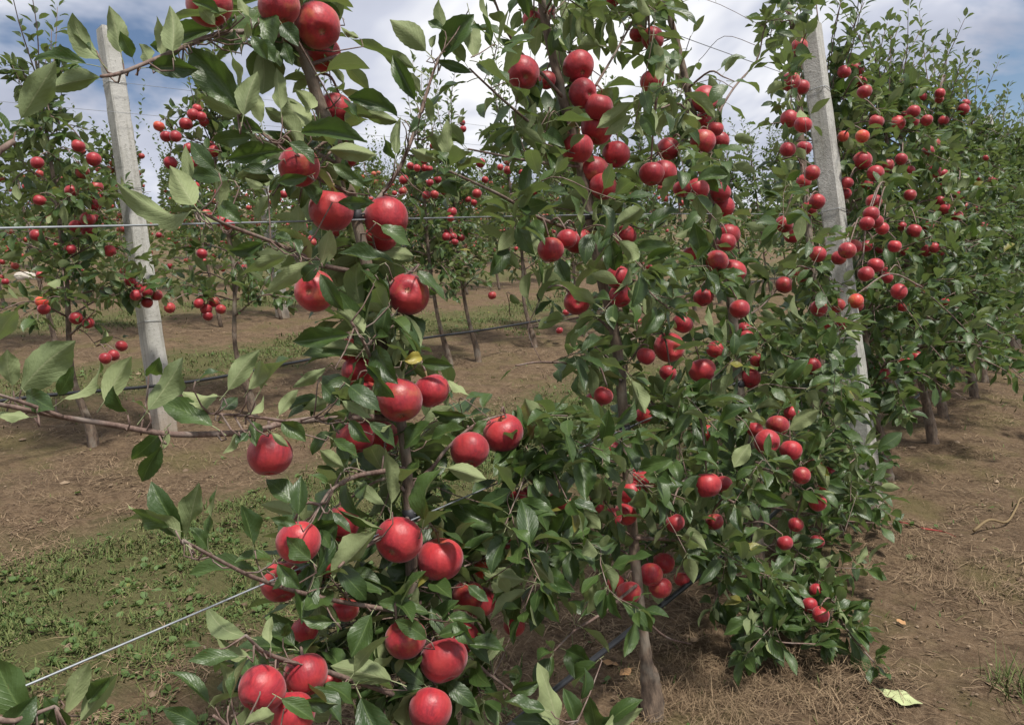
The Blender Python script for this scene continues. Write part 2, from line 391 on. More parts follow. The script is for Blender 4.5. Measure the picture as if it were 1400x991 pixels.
class Leaf:
    __slots__ = ('p', 'd', 'n', 'l', 'w', 'man', 'br', 'yel')
    def __init__(s, p, d, n, l, w=1.0, man=False, br=None, yel=False):
        s.p, s.d, s.n, s.l, s.w, s.man, s.br, s.yel = p, d, n, l, w, man, br, yel
def leaf_matrix(lf, org):
    y = lf.d.normalized(); x = y.cross(lf.n)
    if x.length < 1e-4: x = y.orthogonal()
    x.normalize(); z = x.cross(y)
    l = lf.l; w = l*lf.w; p = lf.p - org
    return Matrix(((x.x*w, y.x*l, z.x*l, p.x), (x.y*w, y.y*l, z.y*l, p.y), (x.z*w, y.z*l, z.z*l, p.z), (0, 0, 0, 1)))
def joined_leaves(name, leaves, org, shapes, mat, parent, rng, kind='stuff'):
    Vs, Fs, Us, Rs = [], [], [], []; off = 0
    groups = {}
    for lf in leaves: groups.setdefault(rng.randrange(len(shapes)), []).append(lf)
    for gi, lst in groups.items():
        v, f, uv = shapes[gi]; nvt = len(v)
        M = np.array([leaf_matrix(lf, org) for lf in lst])
        W = np.einsum('nij,vj->nvi', M[:, :3, :3], v) + M[:, None, :3, 3]
        Vs.append(W.reshape(-1, 3)); Us.append(np.tile(uv, (len(lst), 1)))
        Fs.append((f[None] + (np.arange(len(lst))*nvt)[:, None, None] + off).reshape(-1, f.shape[1]))
        Rs.append(np.repeat([rng.random() for _ in lst], nvt)); off += nvt*len(lst)
    if not Vs: return None
    me = np_mesh(name, np.vstack(Vs), np.vstack(Fs), np.vstack(Us), np.concatenate(Rs))
    o = link(name, me, mat, parent)
    if kind: o['kind'] = kind
    return o

# ------------------------------------------------------------------ tree class
def rvec(rng): 
    while True:
        v = Vector((rng.uniform(-1, 1), rng.uniform(-1, 1), rng.uniform(-1, 1)))
        if 0.05 < v.length < 1: return v.normalized()
class Tree:
    def __init__(s, base, label, group, seed, row=1):
        s.rng = random.Random(seed); s.org = Vector(base); s.row = row
        s.root = empty('apple_tree', s.org); tagp(s.root, label, 'apple tree', group)
        s.nodes = []          # wood sample points: (pos, radius)
        s.leaves = []; s.twigs = []; s.apples = []
    def trunk(s, pts, radii):
        sp = catmull(pts, 5); s.tpts = sp
        m = len(sp)
        rr = [float(np.interp(i/(m-1), np.linspace(0, 1, len(radii)), radii)) for i in range(m)]
        V, F = tube_data([p - s.org for p in sp], rr, 10, 0.25)
        s.trunk_ob = link('trunk', faces_mesh('trunk', V, F), 'bark', s.root)
        for p, r in zip(sp, rr): s.nodes.append((p, r))
        s.trad = rr
    def branch(s, pts, r0, r1, leaves=True, start=0.25, sp=0.035, l=0.085, dens=1.0, part=True, upright=False, away=None):
        pts = catmull(pts, 4)
        rr = [r0 + (r1-r0)*i/(len(pts)-1) for i in range(len(pts))]
        ob = None
        if part:
            V, F = tube_data([p - s.org for p in pts], rr, 7, 0.2)
            ob = link('branch', faces_mesh('branch', V, F), 'twig_bark', s.root)
        else: s.twigs.append((pts, rr))
        for p, r in zip(pts, rr): s.nodes.append((p, r))
        if leaves: s.dress(pts, rr, start, sp, l, dens, upright, ob)
        return ob
    def dress(s, pts, rr, start, sp, l, dens, upright, ob):
        rng = s.rng; tot = sum((pts[i+1]-pts[i]).length for i in range(len(pts)-1)); acc = 0; nxt = tot*start; phase = rng.uniform(0, 6.28)
        for i in range(len(pts)-1):
            a, b = pts[i], pts[i+1]; sl = (b-a).length; d = (b-a).normalized()
            while nxt <= acc+sl:
                u = (nxt-acc)/max(sl, 1e-6); p = a.lerp(b, min(1, u)); phase += 2.4
                x = d.orthogonal().normalized(); y = d.cross(x)
                frac = nxt/tot
                k = 1 if upright or rng.random() < 0.55 else rng.choice((2, 3, 3, 4))
                for q in range(k):
                    if rng.random() > dens: continue
                    an = phase + q*2.1 + rng.uniform(-.4, .4)
                    rad = x*math.cos(an) + y*math.sin(an)
                    if upright: dd = d*0.65 + rad*1.0 + rvec(rng)*0.15; ll = l*rng.uniform(0.7, 1.0)*(1-0.4*frac)
                    else: dd = d*0.45 + rad*0.9 + Vector((0, 0, rng.uniform(-0.45, 0.45))) + rvec(rng)*0.35; ll = l*rng.choice((1, 1, .9, .75, .55))*rng.uniform(0.8, 1.18)
                    dd.normalize(); nn = ZUP*0.75 + rad*-0.15 + d*0.35 + rvec(rng)*0.55
                    s.leaves.append(Leaf(p + dd*(ll*PET*0.9 + rr[min(i, len(rr)-1)]), dd, nn, ll, rng.uniform(0.74, 1.06), br=ob))
                nxt += sp*rng.uniform(0.7, 1.35)
            acc += sl
        # tuft at the end of the shoot
        d = (pts[-1]-pts[-2]).normalized()
        for q in range(3 if upright else 4):
            dd = (d*1.0 + rvec(rng)*0.8).normalized(); ll = l*rng.uniform(0.45, 0.8)
            s.leaves.append(Leaf(pts[-1] + dd*ll*PET*0.9, dd, ZUP + rvec(rng)*0.6, ll, rng.uniform(0.8, 1.1), br=ob))
    def nearest(s, p, below=None):
        best = None; bd = 1e9
        for q, r in s.nodes:
            d = (q-p).length + (max(0, p.z-q.z)*0.8 if below else 0)
            if d < bd: bd = d; best = (q, r)
        return best
    def blob(s, cx, cy, rx, ry, n, off=(-0.22, 0.22), l=0.085, sp=0.03, dens=0.9):
        for _ in range(n):
            while True:
                a, b = s.rng.uniform(-1, 1), s.rng.uniform(-1, 1)
                if a*a+b*b < 1: break
            e = PA(cx+a*rx, cy+b*ry, s.rng.uniform(*off), s.row)
            # joins the trunk below its own height
            best = None; bd = 1e9
            for q, r in s.nodes:                    # joins the trunk or an older twig
                if q.z < 0.30 and e.z > 0.2 or (q-e).length < 0.07: continue
                d = (q-e).length + abs((e.z-0.10*(e-q).length)-q.z)*0.6 + (0.10 if r < 0.0022 else 0)
                if d < bd: bd = d; best = (q, r)
            q, r = best
            mid = q.lerp(e, 0.5) + Vector((s.rng.uniform(-.04, .04), s.rng.uniform(-.04, .04), s.rng.uniform(0.0, .06)))
            ln = (e-q).length
            if ln < 0.05: continue
            ext = e + (e-mid).normalized()*0.05
            s.branch([q, mid, e, ext], min(0.0040, r*0.4), 0.0013, True, max(0.15, 1-0.26/max(ln, .26)), sp, l, dens, part=False)
    def manual_leaf(s, bx, by, tx, ty, side='t', w=1.0, off=None, br=None, yel=False):
        rng = s.rng
        o = off if off is not None else rng.uniform(0.0, 0.09)
        mx, my = (bx+tx)/2, (by+ty)/2
        for (ax, ay, ar, *_) in A1:                  # leaves seen lying over a fruit hang in front of it
            if off is None and ar > 13 and (mx-ax)**2 + (my-ay)**2 < (0.95*ar)**2: o = 0.095
        b = P(bx, by, o, s.row)
        t = CAM + ray(tx, ty)*(depth(b) + rng.uniform(-0.025, 0.025))
        d = t-b; ln = d.length
        view = (CAM - b).normalized()
        n = view if side == 't' else -view
        n = n + rvec(rng)*0.75 + ZUP*(0.30 if side == 't' else 0.05)
        asp = min(1.5, w)*rng.uniform(0.80, 1.0)
        ln0 = ln
        s.leaves.append(Leaf(b, d.normalized(), n, ln0, asp, man=True, br=br, yel=yel))
        # a stalk to the wood when it is further off than the blade's own stalk reaches
        e = b - d.normalized()*ln0*PET + Vector((0, 0, -0.01))
        q, r = s.nearest(e)
        if 0.012 < (q-e).length < 0.16:
            mid = q.lerp(e, 0.5) + Vector((0, 0, -0.006))
            s.twigs.append(([q, mid, e, b - d.normalized()*ln0*PET*0.6], [0.0016, 0.0013, 0.0011, 0.0011]))
    def grow(s, top, crown, h0=0.5, nb=26, shoots=3, l=0.085, sp=0.034, dens=0.95, shoot_len=0.45):
        """a free-standing spindle crown round the trunk"""
        rng = s.rng; T = s.tpts; H = T[-1].z
        for i in range(nb):
            f = (i+0.5)/nb; z = h0 + (H-h0-0.05)*f + rng.uniform(-.03, .03)
            k = min(range(len(T)), key=lambda q: abs(T[q].z - z)); p = T[k]
            an = i*2.399 + rng.uniform(-.5, .5)
            ln = crown*(1.0 - 0.72*max(0, f-0.12))*rng.uniform(0.65, 1.15)
            rad = Vector((math.cos(an), math.sin(an), 0))
            e1 = p + rad*ln*0.5 + ZUP*ln*rng.uniform(0.12, 0.35); e2 = p + rad*ln + ZUP*ln*rng.uniform(-0.25, 0.5)
            s.branch([p, e1, e2], 0.0065*(1-0.4*f), 0.002, True, 0.12, sp, l, dens, part=(i % 3 == 0))
            for _ in range(2):
                q = p.lerp(e1, rng.uniform(0.5, 1)); dd = (rad + rvec(rng)*0.9).normalized()
                s.branch([q, q + dd*ln*0.22 + ZUP*0.02, q + dd*ln*0.42], 0.003, 0.0014, True, 0.2, sp, l, dens, part=False)
        for i in range(shoots):
            p = T[-1 - rng.randrange(0, max(1, len(T)//5))]
            d = Vector((rng.uniform(-.45, .45), rng.uniform(-.45, .45), 1)).normalized(); ln = shoot_len*rng.uniform(0.6, 1.25)
            s.branch([p, p + d*ln*0.5, p + d*ln + Vector((rng.uniform(-.05, .05), rng.uniform(-.05, .05), 0))], 0.004, 0.0015, True, 0.1, 0.026, l*1.05, 1.0, part=True, upright=True)
    def finish(s, clear, n_obj=300, hi=True, ids=True):
        rng = s.rng; root = s.root
        # prune leaves that would cover the fruit and the clearings
        keep = []; A = np.array(APPLE_INDEX[1] + APPLE_INDEX[2] + APPLE_INDEX[3])
        for lf in s.leaves:
            if lf.man: keep.append(lf); continue
            c = lf.p + lf.d*lf.l*0.5
            if c.z < 0.03 or (c-CAM).length < 0.55: continue
            x, y, d = to_px(c); bad = False
            if d > 0:
                if len(A):
                    hit = (d < A[:, 3] + 0.01) & ((x-A[:, 0])**2 + (y-A[:, 1])**2 < (A[:, 2]*0.85 + 0.14*lf.l*FPX/d)**2)
                    if hit.any() and rng.random() < (0.78 if s.row == 1 and s.org.y < 3.3 else 0.5): bad = True
                if not bad:
                    for (x0, y0, x1, y1, pr) in clear:
                        if x0 < x < x1 and y0 < y < y1 and rng.random() < pr: bad = True; break
            if not bad: keep.append(lf)
        s.leaves = keep
        # the ones that show largest become parts of their own
        def score(lf):
            x, y, d = to_px(lf.p)
            if lf.man: return 1e6
            inside = -60 < x < IMW+60 and -60 < y < IMH+60
            return (lf.l*lf.w*FPX/max(d, .05)) * (1 if inside else 0.2) * (1 + 0.5*max(-0.5, min(0.5, lf.p.x - s.org.x)))
        s.leaves.sort(key=score, reverse=True)
        ind, rest = s.leaves[:n_obj], s.leaves[n_obj:]
        meshes = HI_ME if hi else MID_ME
        for lf in ind:
            me = rng.choice(YEL_ME) if lf.yel else rng.choice(meshes)
            o = bpy.data.objects.new('leaf', me); col.objects.link(o)
            o.parent = lf.br if lf.br is not None else root
            o.matrix_basis = leaf_matrix(lf, s.org)
        if rest: joined_leaves('foliage', rest, s.org, MID if hi else LOW, 'leaf', root, rng)
        if s.twigs:
            V, F = [], []
            for pts, rr in s.twigs:
                v, f = tube_data([p - s.org for p in pts], rr, 5); o = len(V)
                V += v; F += [tuple(q+o for q in ff) for ff in f]
            tw = link('twigs', faces_mesh('twigs', V, F), 'twig_bark', root); tw['kind'] = 'stuff'

# ------------------------------------------------------------------ apples
def apple_shape(nu, nv, rng):
    V = []; lob = rng.uniform(0.01, 0.03); ph = rng.uniform(0, 6); con = rng.uniform(0.02, 0.09); ht = rng.uniform(0.84, 0.95); sk = rng.uniform(-0.05, 0.05)
    for j in range(nv+1):
        a = math.pi*j/nv                       # 0 = stalk end
        r = math.sin(a); z = math.cos(a)
        r2 = r**0.92
        z2 = z*ht
        z2 -= 0.24*math.exp(-(r/0.24)**2) if z > 0 else 0
        z2 += 0.20*math.exp(-(r/0.24)**2) if z < 0 else 0
        r2 *= 1 + con*z
        for i in range(nu):
            th = 2*math.pi*i/nu
            l = 1 + lob*math.cos(5*th+ph)*(0.5-0.5*z) + 0.02*math.cos(2*th+ph*2)
            V.append((r2*l*math.cos(th) + sk*z2, r2*l*math.sin(th), z2*(1+0.03*math.cos(th+ph))))
    F = [(j*nu+i, (j+1)*nu+i, (j+1)*nu+(i+1) % nu, j*nu+(i+1) % nu) for j in range(nv) for i in range(nu)]
    return np.array(V), np.array(F)
ra = random.Random(3)
def apple_set(mat, nu, nv, k):
    out = []
    for _ in range(k):
        v, f = apple_shape(nu, nv, ra); me = np_mesh('apple', v, f); me.materials.append(MAT[mat]); out.append(me)
    return out
APPLE_HI = apple_set('apple_skin', 32, 22, 7); APPLE_LO = apple_set('apple_skin', 16, 12, 4)
APPLE_OR = apple_set('orange_apple_skin', 20, 14, 3); APPLE_YE = apple_set('yellow_apple_skin', 16, 12, 2)
# dried calyx: five little sepals in the basin; stalk: a bent thin tube (both in apple radii)
cv, cf = [], []
for k in range(5):
    a = k*1.257
    c, s_ = math.cos(a), math.sin(a)
    o = len(cv)
    for (rr, w, z) in ((0.02, 0.05, -0.60), (0.10, 0.06, -0.70), (0.13, 0.01, -0.80)):
        cv += [Vector((c*rr - s_*w, s_*rr + c*w, z)), Vector((c*rr + s_*w, s_*rr - c*w, z))]
    cf += [(o, o+1, o+3, o+2), (o+2, o+3, o+5, o+4)]
CALYX_ME = faces_mesh('calyx', cv, cf); CALYX_ME.materials.append(MAT['calyx'])
sv, sf = tube_data(catmull([(0, 0, 0.42), (0.03, 0, 0.8), (0.10, 0.02, 1.15)], 3), [0.05]*5 + [0.06, 0.08], 6)
STEM_ME = faces_mesh('stem', sv, sf); STEM_ME.materials.append(MAT['stem'])
APPLE_INDEX = {1: [], 2: [], 3: []}
def apple(tree, x, y, rpx, label, group, off=None, cal=None, kind='red', rmin=0.030, rmax=0.043, parts=True, row=None, shy=False):
    rng = tree.rng if tree else R
    row = row or tree.row
    o = off if off is not None else rng.uniform(0.0, 0.10)
    p = PA(x, y, o, row, 0.12); d = depth(p)
    rad = max(rmin, min(rmax, rpx*d/FPX))
    if cal is not None:
        cx, cy = cal; toward = math.sqrt(max(0.02, 1 - cx*cx - cy*cy))
        down = RV*cx - UP*cy - FW*toward
    else:
        down = Vector((rng.uniform(-.4, .4), rng.uniform(-.4, .4), -1)) + (CAM-p).normalized()*rng.uniform(0.05, 0.95)
    z = -down.normalized()
    q = z.to_track_quat('Z', 'Y').to_matrix().to_4x4() @ Matrix.Rotation(rng.uniform(0, 6.28), 4, 'Z')
    ms = {'red': APPLE_HI if parts else APPLE_LO, 'orange': APPLE_OR, 'yellow': APPLE_YE}[kind]
    ob = bpy.data.objects.new('apple', rng.choice(ms)); col.objects.link(ob)
    ob.matrix_basis = Matrix.Translation(p) @ q @ Matrix.Diagonal((rad, rad, rad*rng.uniform(0.95, 1.04), 1))
    tagp(ob, label, 'apple', group)
    st = bpy.data.objects.new('stem', STEM_ME); col.objects.link(st); st.parent = ob
    if parts:
        ca = bpy.data.objects.new('calyx', CALYX_ME); col.objects.link(ca); ca.parent = ob
    if tree:
        # fruit spur from the stalk to the nearest wood
        tip = ob.matrix_basis @ Vector((0.10, 0.02, 1.13))
        nq, nr = tree.nearest(tip, below=True)
        lnk = (nq - tip).length
        mid = nq.lerp(tip, 0.55) + Vector((0, 0, 0.012 + 0.08*lnk))
        r0 = min(0.0045, 0.0022 + 0.01*lnk)
        tree.twigs.append((catmull([nq, mid, tip], 4), [r0 - (r0-0.0022)*i/8 for i in range(9)]))
        if lnk > 0.03:
            for k in range(rng.choice((2, 3, 4)) if parts else 2):
                b0 = nq.lerp(tip, rng.uniform(0.4, 0.95)) + Vector((0, 0, 0.01)); dd = (rvec(rng) + ZUP*0.3 - (tip-nq).normalized()*0.2).normalized(); ll = rng.uniform(0.05, 0.085)
                tree.leaves.append(Leaf(b0 + dd*ll*PET*0.9, dd, ZUP + rvec(rng)*0.6, ll, rng.uniform(.9, 1.15)))
    APPLE_INDEX[row].append((x, y, rad*FPX/d*(0.45 if shy else 1), d))
    return ob
# ------------------------------------------------------------------ ground
def warp(n, lo, hi, c, near):
    u = np.linspace(-1, 1, n); k = np.sinh(u*5.2)/np.sinh(5.2)
    return np.where(k < 0, c + k*(c-lo), c + k*(hi-c)) + u*near*0
gx = warp(300, -420, 420, -1.6, 3); gy = warp(300, -420, 420, 2.6, 3)
GX, GY = np.meshgrid(gx, gy, indexing='ij')
def hfun(x, y):
    v = Vector((x, y, 0))
    f = max(0.0, 1 - max(0, math.hypot(x+1.6, y-2.6)-6)/14)
    h = 0.035*mnoise.noise(v*0.7) + 0.030*mnoise.noise(v*2.3 + Vector((5, 0, 0))) + f*(0.028*mnoise.noise(v*6.0) + 0.018*mnoise.noise(v*15.0))
    return h
GZ = np.array([[hfun(x, y) if abs(x) < 60 and abs(y) < 60 else 0.0 for y in gy] for x in gx])
n = len(gx)
V = np.stack([GX.ravel(), GY.ravel(), GZ.ravel()], 1)
ii, jj = np.meshgrid(np.arange(n-1), np.arange(n-1), indexing='ij'); q = (ii*n+jj).ravel()
ground = link('ground', np_mesh('ground', V, np.stack([q, q+n, q+n+1, q+1], 1)), 'soil'); ground['kind'] = 'structure'

def grass_amount(x, y):
    ph = abs(((x + 2.5 + 1.7) % 3.4) - 1.7)
    e = ph + 0.9*mnoise.noise(Vector((x*0.9, y*0.9, 2.0))) + 0.35*mnoise.noise(Vector((x*3, y*3, 0)))
    return max(0.0, min(1.0, (0.82 - e)/0.5))
def in_view(x, y, margin=80, zmax=0.1):
    d = (Vector((x, y, 0.0))-CAM).dot(FW)
    if d < 0.3: return False
    px, py, _ = to_px(Vector((x, y, 0.0))); return -margin < px < IMW+margin and py < IMH+margin*1.5
def scatter_blades(name, mat, spots, label, cat):
    """spots: (x, y, z, azimuth, lean, length, width, curl)"""
    Vs, Fs, Rs = [], [], []
    rr = random.Random(17)
    for (x, y, z, az, lean, ln, w, curl) in spots:
        o = len(Vs); dx, dy = math.cos(az), math.sin(az); sx, sy = -dy*w, dx*w
        a = lean; px = x; py = y; pz = z; r = rr.random()
        for k in range(3):
            ww = (1, 0.8, 0.12)[k]
            Vs.append((px+sx*ww, py+sy*ww, pz)); Vs.append((px-sx*ww, py-sy*ww, pz)); Rs += [r, r]
            px += dx*math.cos(a)*ln/2; py += dy*math.cos(a)*ln/2; pz += math.sin(a)*ln/2; a -= curl
        Fs += [(o, o+1, o+3, o+2), (o+2, o+3, o+5, o+4)]
    o = link(name, np_mesh(name, Vs, Fs, rnd=Rs), mat); tagp(o, label, cat, kind='stuff'); return o
rg = random.Random(23)
grass = []; straw = []
tries = 0
while len(grass) < 80000 and tries < 600000:
    tries += 1
    r = 1.2 + 11.0*rg.random()**1.7; an = THETA + rg.uniform(-0.66, 0.66)
    x, y = -math.sin(an)*r, math.cos(an)*r
    if rg.random() > grass_amount(x, y)**1.3*0.9 + 0.012 or not in_view(x, y): continue
    cl = 1.0 if mnoise.noise(Vector((x*4, y*4, 9))) > -0.1 else 0.45
    grass.append((x, y, hfun(x, y)-0.004, rg.uniform(0, 6.28), rg.uniform(0.35, 1.45), rg.uniform(0.010, 0.038)*cl*(1+0.06*r), rg.uniform(0.0010, 0.0024)*(1+0.10*r), rg.uniform(0, 0.9)))
for k in range(60000):    # the near alley, dense and short
    x = -2.5 + rg.gauss(0, 0.55); y = rg.uniform(0.2, 4.2)
    if rg.random() > grass_amount(x, y)*0.9 or not in_view(x, y): continue
    if mnoise.noise(Vector((x*5, y*5, 3))) < -0.28: continue
    grass.append((x, y, hfun(x, y)-0.004, rg.uniform(0, 6.28), rg.uniform(0.15, 1.3), rg.uniform(0.012, 0.040), rg.uniform(0.0010, 0.0026), rg.uniform(0, 1.0)))
for k in range(160):      # the tuft at the edge of the near alley
    c = G(1392, 955); grass.append((c.x + rg.gauss(0, .035), c.y + rg.gauss(0, .04), 0.0, rg.uniform(0, 6.28), rg.uniform(0.6, 1.5), rg.uniform(0.05, 0.13), 0.0018, rg.uniform(0, .8)))
scatter_blades('grass', 'grass', grass, 'short patchy grass in the alleys between the rows', 'grass')
tries = 0
while len(straw) < 52000 and tries < 400000:
    tries += 1
    r = 1.1 + 8.0*rg.random()**1.6; an = THETA + rg.uniform(-0.66, 0.66)
    x, y = -math.sin(an)*r, math.cos(an)*r
    if not in_view(x, y): continue
    cl = mnoise.noise(Vector((x*2.2, y*2.2, 4))) + 0.5*mnoise.noise(Vector((x*6, y*6, 1)))
    if rg.random() > (0.38 + cl*1.2)*(1-0.75*grass_amount(x, y)): continue
    straw.append((x, y, hfun(x, y)+0.001, rg.uniform(0, 6.28), rg.uniform(-0.1, 0.35), rg.uniform(0.02, 0.085), rg.uniform(0.0005, 0.0012)*(1+0.15*r), rg.uniform(0.1, 0.6)))
for (px, py, n, sx) in ((965, 940, 900, .10), (1010, 975, 900, .14), (1130, 955, 800, .12), (930, 985, 500, .1), (1240, 760, 500, .12), (1320, 800, 400, .1), (60, 690, 700, .3), (330, 640, 600, .4), (640, 940, 500, .12)):
    c = G(px, py)
    for k in range(n):
        x, y = c.x+rg.gauss(0, sx), c.y+rg.gauss(0, sx)
        straw.append((x, y, hfun(x, y)+rg.uniform(0, .015), rg.uniform(0, 6.28), rg.uniform(-0.2, 0.9), rg.uniform(0.03, 0.11), rg.uniform(0.0004, 0.0009), rg.uniform(0.4, 1.5)))
scatter_blades('straw_litter', 'straw', straw, 'dry straw and mown stalks littering the bare soil', 'straw')
# clods and pebbles
ico = np.array([(0, 0, 1), (.9, 0, .2), (.3, .85, .25), (-.75, .5, .2), (-.7, -.55, .25), (.3, -.85, .2), (0, 0, -.5)])
icf = np.array([(0, 1, 2), (0, 2, 3), (0, 3, 4), (0, 4, 5), (0, 5, 1), (6, 2, 1), (6, 3, 2), (6, 4, 3), (6, 5, 4), (6, 1, 5)])
Vs, Fs, Rs = [], [], []
for k in range(16000):
    r = 1.1 + 7*rg.random()**1.6; an = THETA + rg.uniform(-0.66, 0.66); x, y = -math.sin(an)*r, math.cos(an)*r
    if not in_view(x, y): continue
    s_ = rg.uniform(0.002, 0.007)*(3 if rg.random() < 0.02 else 1); a = rg.uniform(0, 6.28); ca, sa = math.cos(a), math.sin(a)
    v = ico*np.array([rg.uniform(.7, 1.4), rg.uniform(.7, 1.4), rg.uniform(.4, .9)])*s_
    v = np.stack([v[:, 0]*ca - v[:, 1]*sa + x, v[:, 0]*sa + v[:, 1]*ca + y, v[:, 2] + hfun(x, y)], 1)
    Fs.append(icf + len(Vs)*7); Vs.append(v); Rs += [rg.random()**2]*7
clods = link('soil_clods', np_mesh('soil_clods', np.vstack(Vs), np.vstack(Fs), rnd=Rs, smooth=False), 'clod'); tagp(clods, 'crumbs of soil and small stones scattered on the ground', 'soil', kind='stuff')
# broad-leaved weeds in the grass
wl = []
for k in range(9000):
    r = 1.4 + 9*rg.random()**1.5; an = THETA + rg.uniform(-0.66, 0.66); x, y = -math.sin(an)*r, math.cos(an)*r
    if not in_view(x, y) or rg.random() > grass_amount(x, y)*0.8 + 0.01: continue
    for j in range(rg.randint(2, 5)):
        a = rg.uniform(0, 6.28); d = Vector((math.cos(a), math.sin(a), rg.uniform(0.1, 0.9))).normalized()
        wl.append(Leaf(Vector((x, y, hfun(x, y))) + d*0.004, d, ZUP + rvec(rg)*.4, rg.uniform(0.010, 0.030), rg.uniform(1.0, 1.9)))
weeds = joined_leaves('weeds', wl, Vector((0, 0, 0)), LOW, 'weed_leaf', None, rg); tagp(weeds, 'low broad-leaved weeds growing among the alley grass', 'weeds')

# ------------------------------------------------------------------ posts, wires, hoses
def post(base, top, w, label, group, ties):
    base = Vector(base); top = Vector(top); ax = (top-base).normalized()
    x = Vector((0, 1, 0)); x = (x - ax*x.dot(ax)).normalized(); y = ax.cross(x)
    prof = []; c = 0.14
    for (sx, sy) in ((1, 1), (-1, 1), (-1, -1), (1, -1)):
        prof += [(sx*(1 if sx*sy > 0 else 1-c), sy*(1-c if sx*sy > 0 else 1)), (sx*(1-c if sx*sy > 0 else 1), sy*(1 if sx*sy > 0 else 1-c))]
    ln = (top-base).length; rings = 44; V = []; F = []; m = len(prof)
    for j in range(rings+1):
        f = j/rings; p = ax*(f*(ln+0.25) - 0.25); ww = w*0.5*(1.06-0.10*f)
        if j == rings: ww *= 0.95
        for (a, b) in prof:
            k = p + base; nn = 0.003*mnoise.noise(k*9 + Vector((a*4, b*4, 0))) + 0.0016*mnoise.noise(k*40 + Vector((a*9, b*9, 0)))
            V.append(p + x*(a*(ww+nn)) + y*(b*(ww+nn)))
    for j in range(rings):
        for k in range(m): F.append((j*m+k, j*m+(k+1) % m, (j+1)*m+(k+1) % m, (j+1)*m+k))
    V.append(ax*(ln+0.004)); 
    for k in range(m): F.append((rings*m+k, rings*m+(k+1) % m, len(V)-1))
    me = bpy.data.meshes.new('concrete_post'); me.from_pydata([tuple(v) for v in V], [], F); me.update()
    o = link('concrete_post', me, 'concrete'); o.location = base; tagp(o, label, 'post', group)
    for z in ties:
        f = z*ln; p = ax*f; ww = w*0.5*(1.06-0.10*f/ln)+0.004
        pts = [p + x*a*ww + y*b*ww for a, b in ((1, .8), (1, -.8), (.8, -1), (-.8, -1), (-1, -.8), (-1, .8), (-.8, 1), (.8, 1), (1, .8))]
        tube('wire_tie', pts, 0.0016, 0.0016, 'wire', o, None, 5, smooth=False)
    return o
def wire(pts, r, mat, name, label, cat, group, seg=6, n=10):
    o = tube(name, pts, r, r, mat, None, None, seg, n); tagp(o, label, cat, group); return o
def row_line(q, y0, y1, row=1, off=0.012, n=14, flat=1.0):
    a, b = P(q[0], q[1], off, row), P(q[2], q[3], off, row); d = (b-a)/(b.y-a.y); d = Vector((d.x*flat, 1, d.z*flat))
    return [a + d*(y0 + (y1-y0)*k/n - a.y) + ZUP*(-0.004*math.sin(k*1.7)) for k in range(n+1)]
wire(row_line((45, 928, 997, 528), -0.5, 11), 0.0017, 'wire', 'trellis_wire', 'lowest bare galvanized wire of the front trellis, slanting past the grass', 'wire', None, 6, 4)
wire(row_line((0, 308, 1050, 292), -0.5, 11), 0.0015, 'wire', 'trellis_wire', 'straight galvanized wire of the front trellis running level across the leaves', 'wire', None, 6, 4)
wire(row_line((866, 28, 1016, 80), -0.5, 11), 0.0014, 'wire', 'trellis_wire', 'highest galvanized wire of the front trellis, seen against the clouds', 'wire', None, 6, 4)
wire(row_line((808, 905, 936, 799), -0.5, 11, off=-0.03, n=20, flat=0.35), 0.0075, 'hose', 'drip_hose', 'black drip irrigation hose strung low along the front row', 'hose', None, 8, 4)
for (q, lab) in (((0, 92, 197, 117), 'thin high wire of the second trellis row against the grey sky'), ((0, 138, 142, 152), 'thin wire of the second trellis row just below its highest one')):
    wire(row_line(q, 0.4, 16, 2, 0.06, 10, 0.3), 0.0013, 'wire', 'trellis_wire', lab, 'wire', None, 5, 2)
hp = [P(x, y, 0.08, 2) for x, y in ((-60, 556), (67, 540), (260, 522), (420, 492), (563, 465), (700, 445))]
e = hp[-1]; hp += [Vector((e.x, e.y+2.0, e.z)), Vector((e.x, e.y+7, e.z-0.03))]
wire(hp, 0.009, 'hose', 'drip_hose', 'black drip irrigation hose sagging along the second row of trees', 'hose', None, 7, 5)
b1 = G(1192, 702); t1 = P(1107, 34, (b1.x-ROWX[1])*PN.x)
post(b1, t1, 0.082, 'speckled grey concrete trellis post standing in the front row among red apples', 'trellis posts', (.36, .61, .86))
b2 = G(226, 589); t2 = P(146, 40, (b2.x-ROWX[2])*PN.x, 2)
post(b2, t2, 0.096, 'pale leaning concrete trellis post in the second row beside the open grass', 'trellis posts', (.27, .60, .86))
b3 = Vector((ROWX[1]+0.02, 8.3, 0)); post(b3, b3 + ZUP*2.1, 0.09, 'far concrete post of the front row half hidden at its leafy end', 'trellis posts', (.4, .7))
b4 = P(386, 420, 0, 3); b4.z = 0; post(b4, b4 + ZUP*2.0, 0.11, 'distant whitish concrete post glimpsed through the leaves of the third row', 'trellis posts', (.6,))

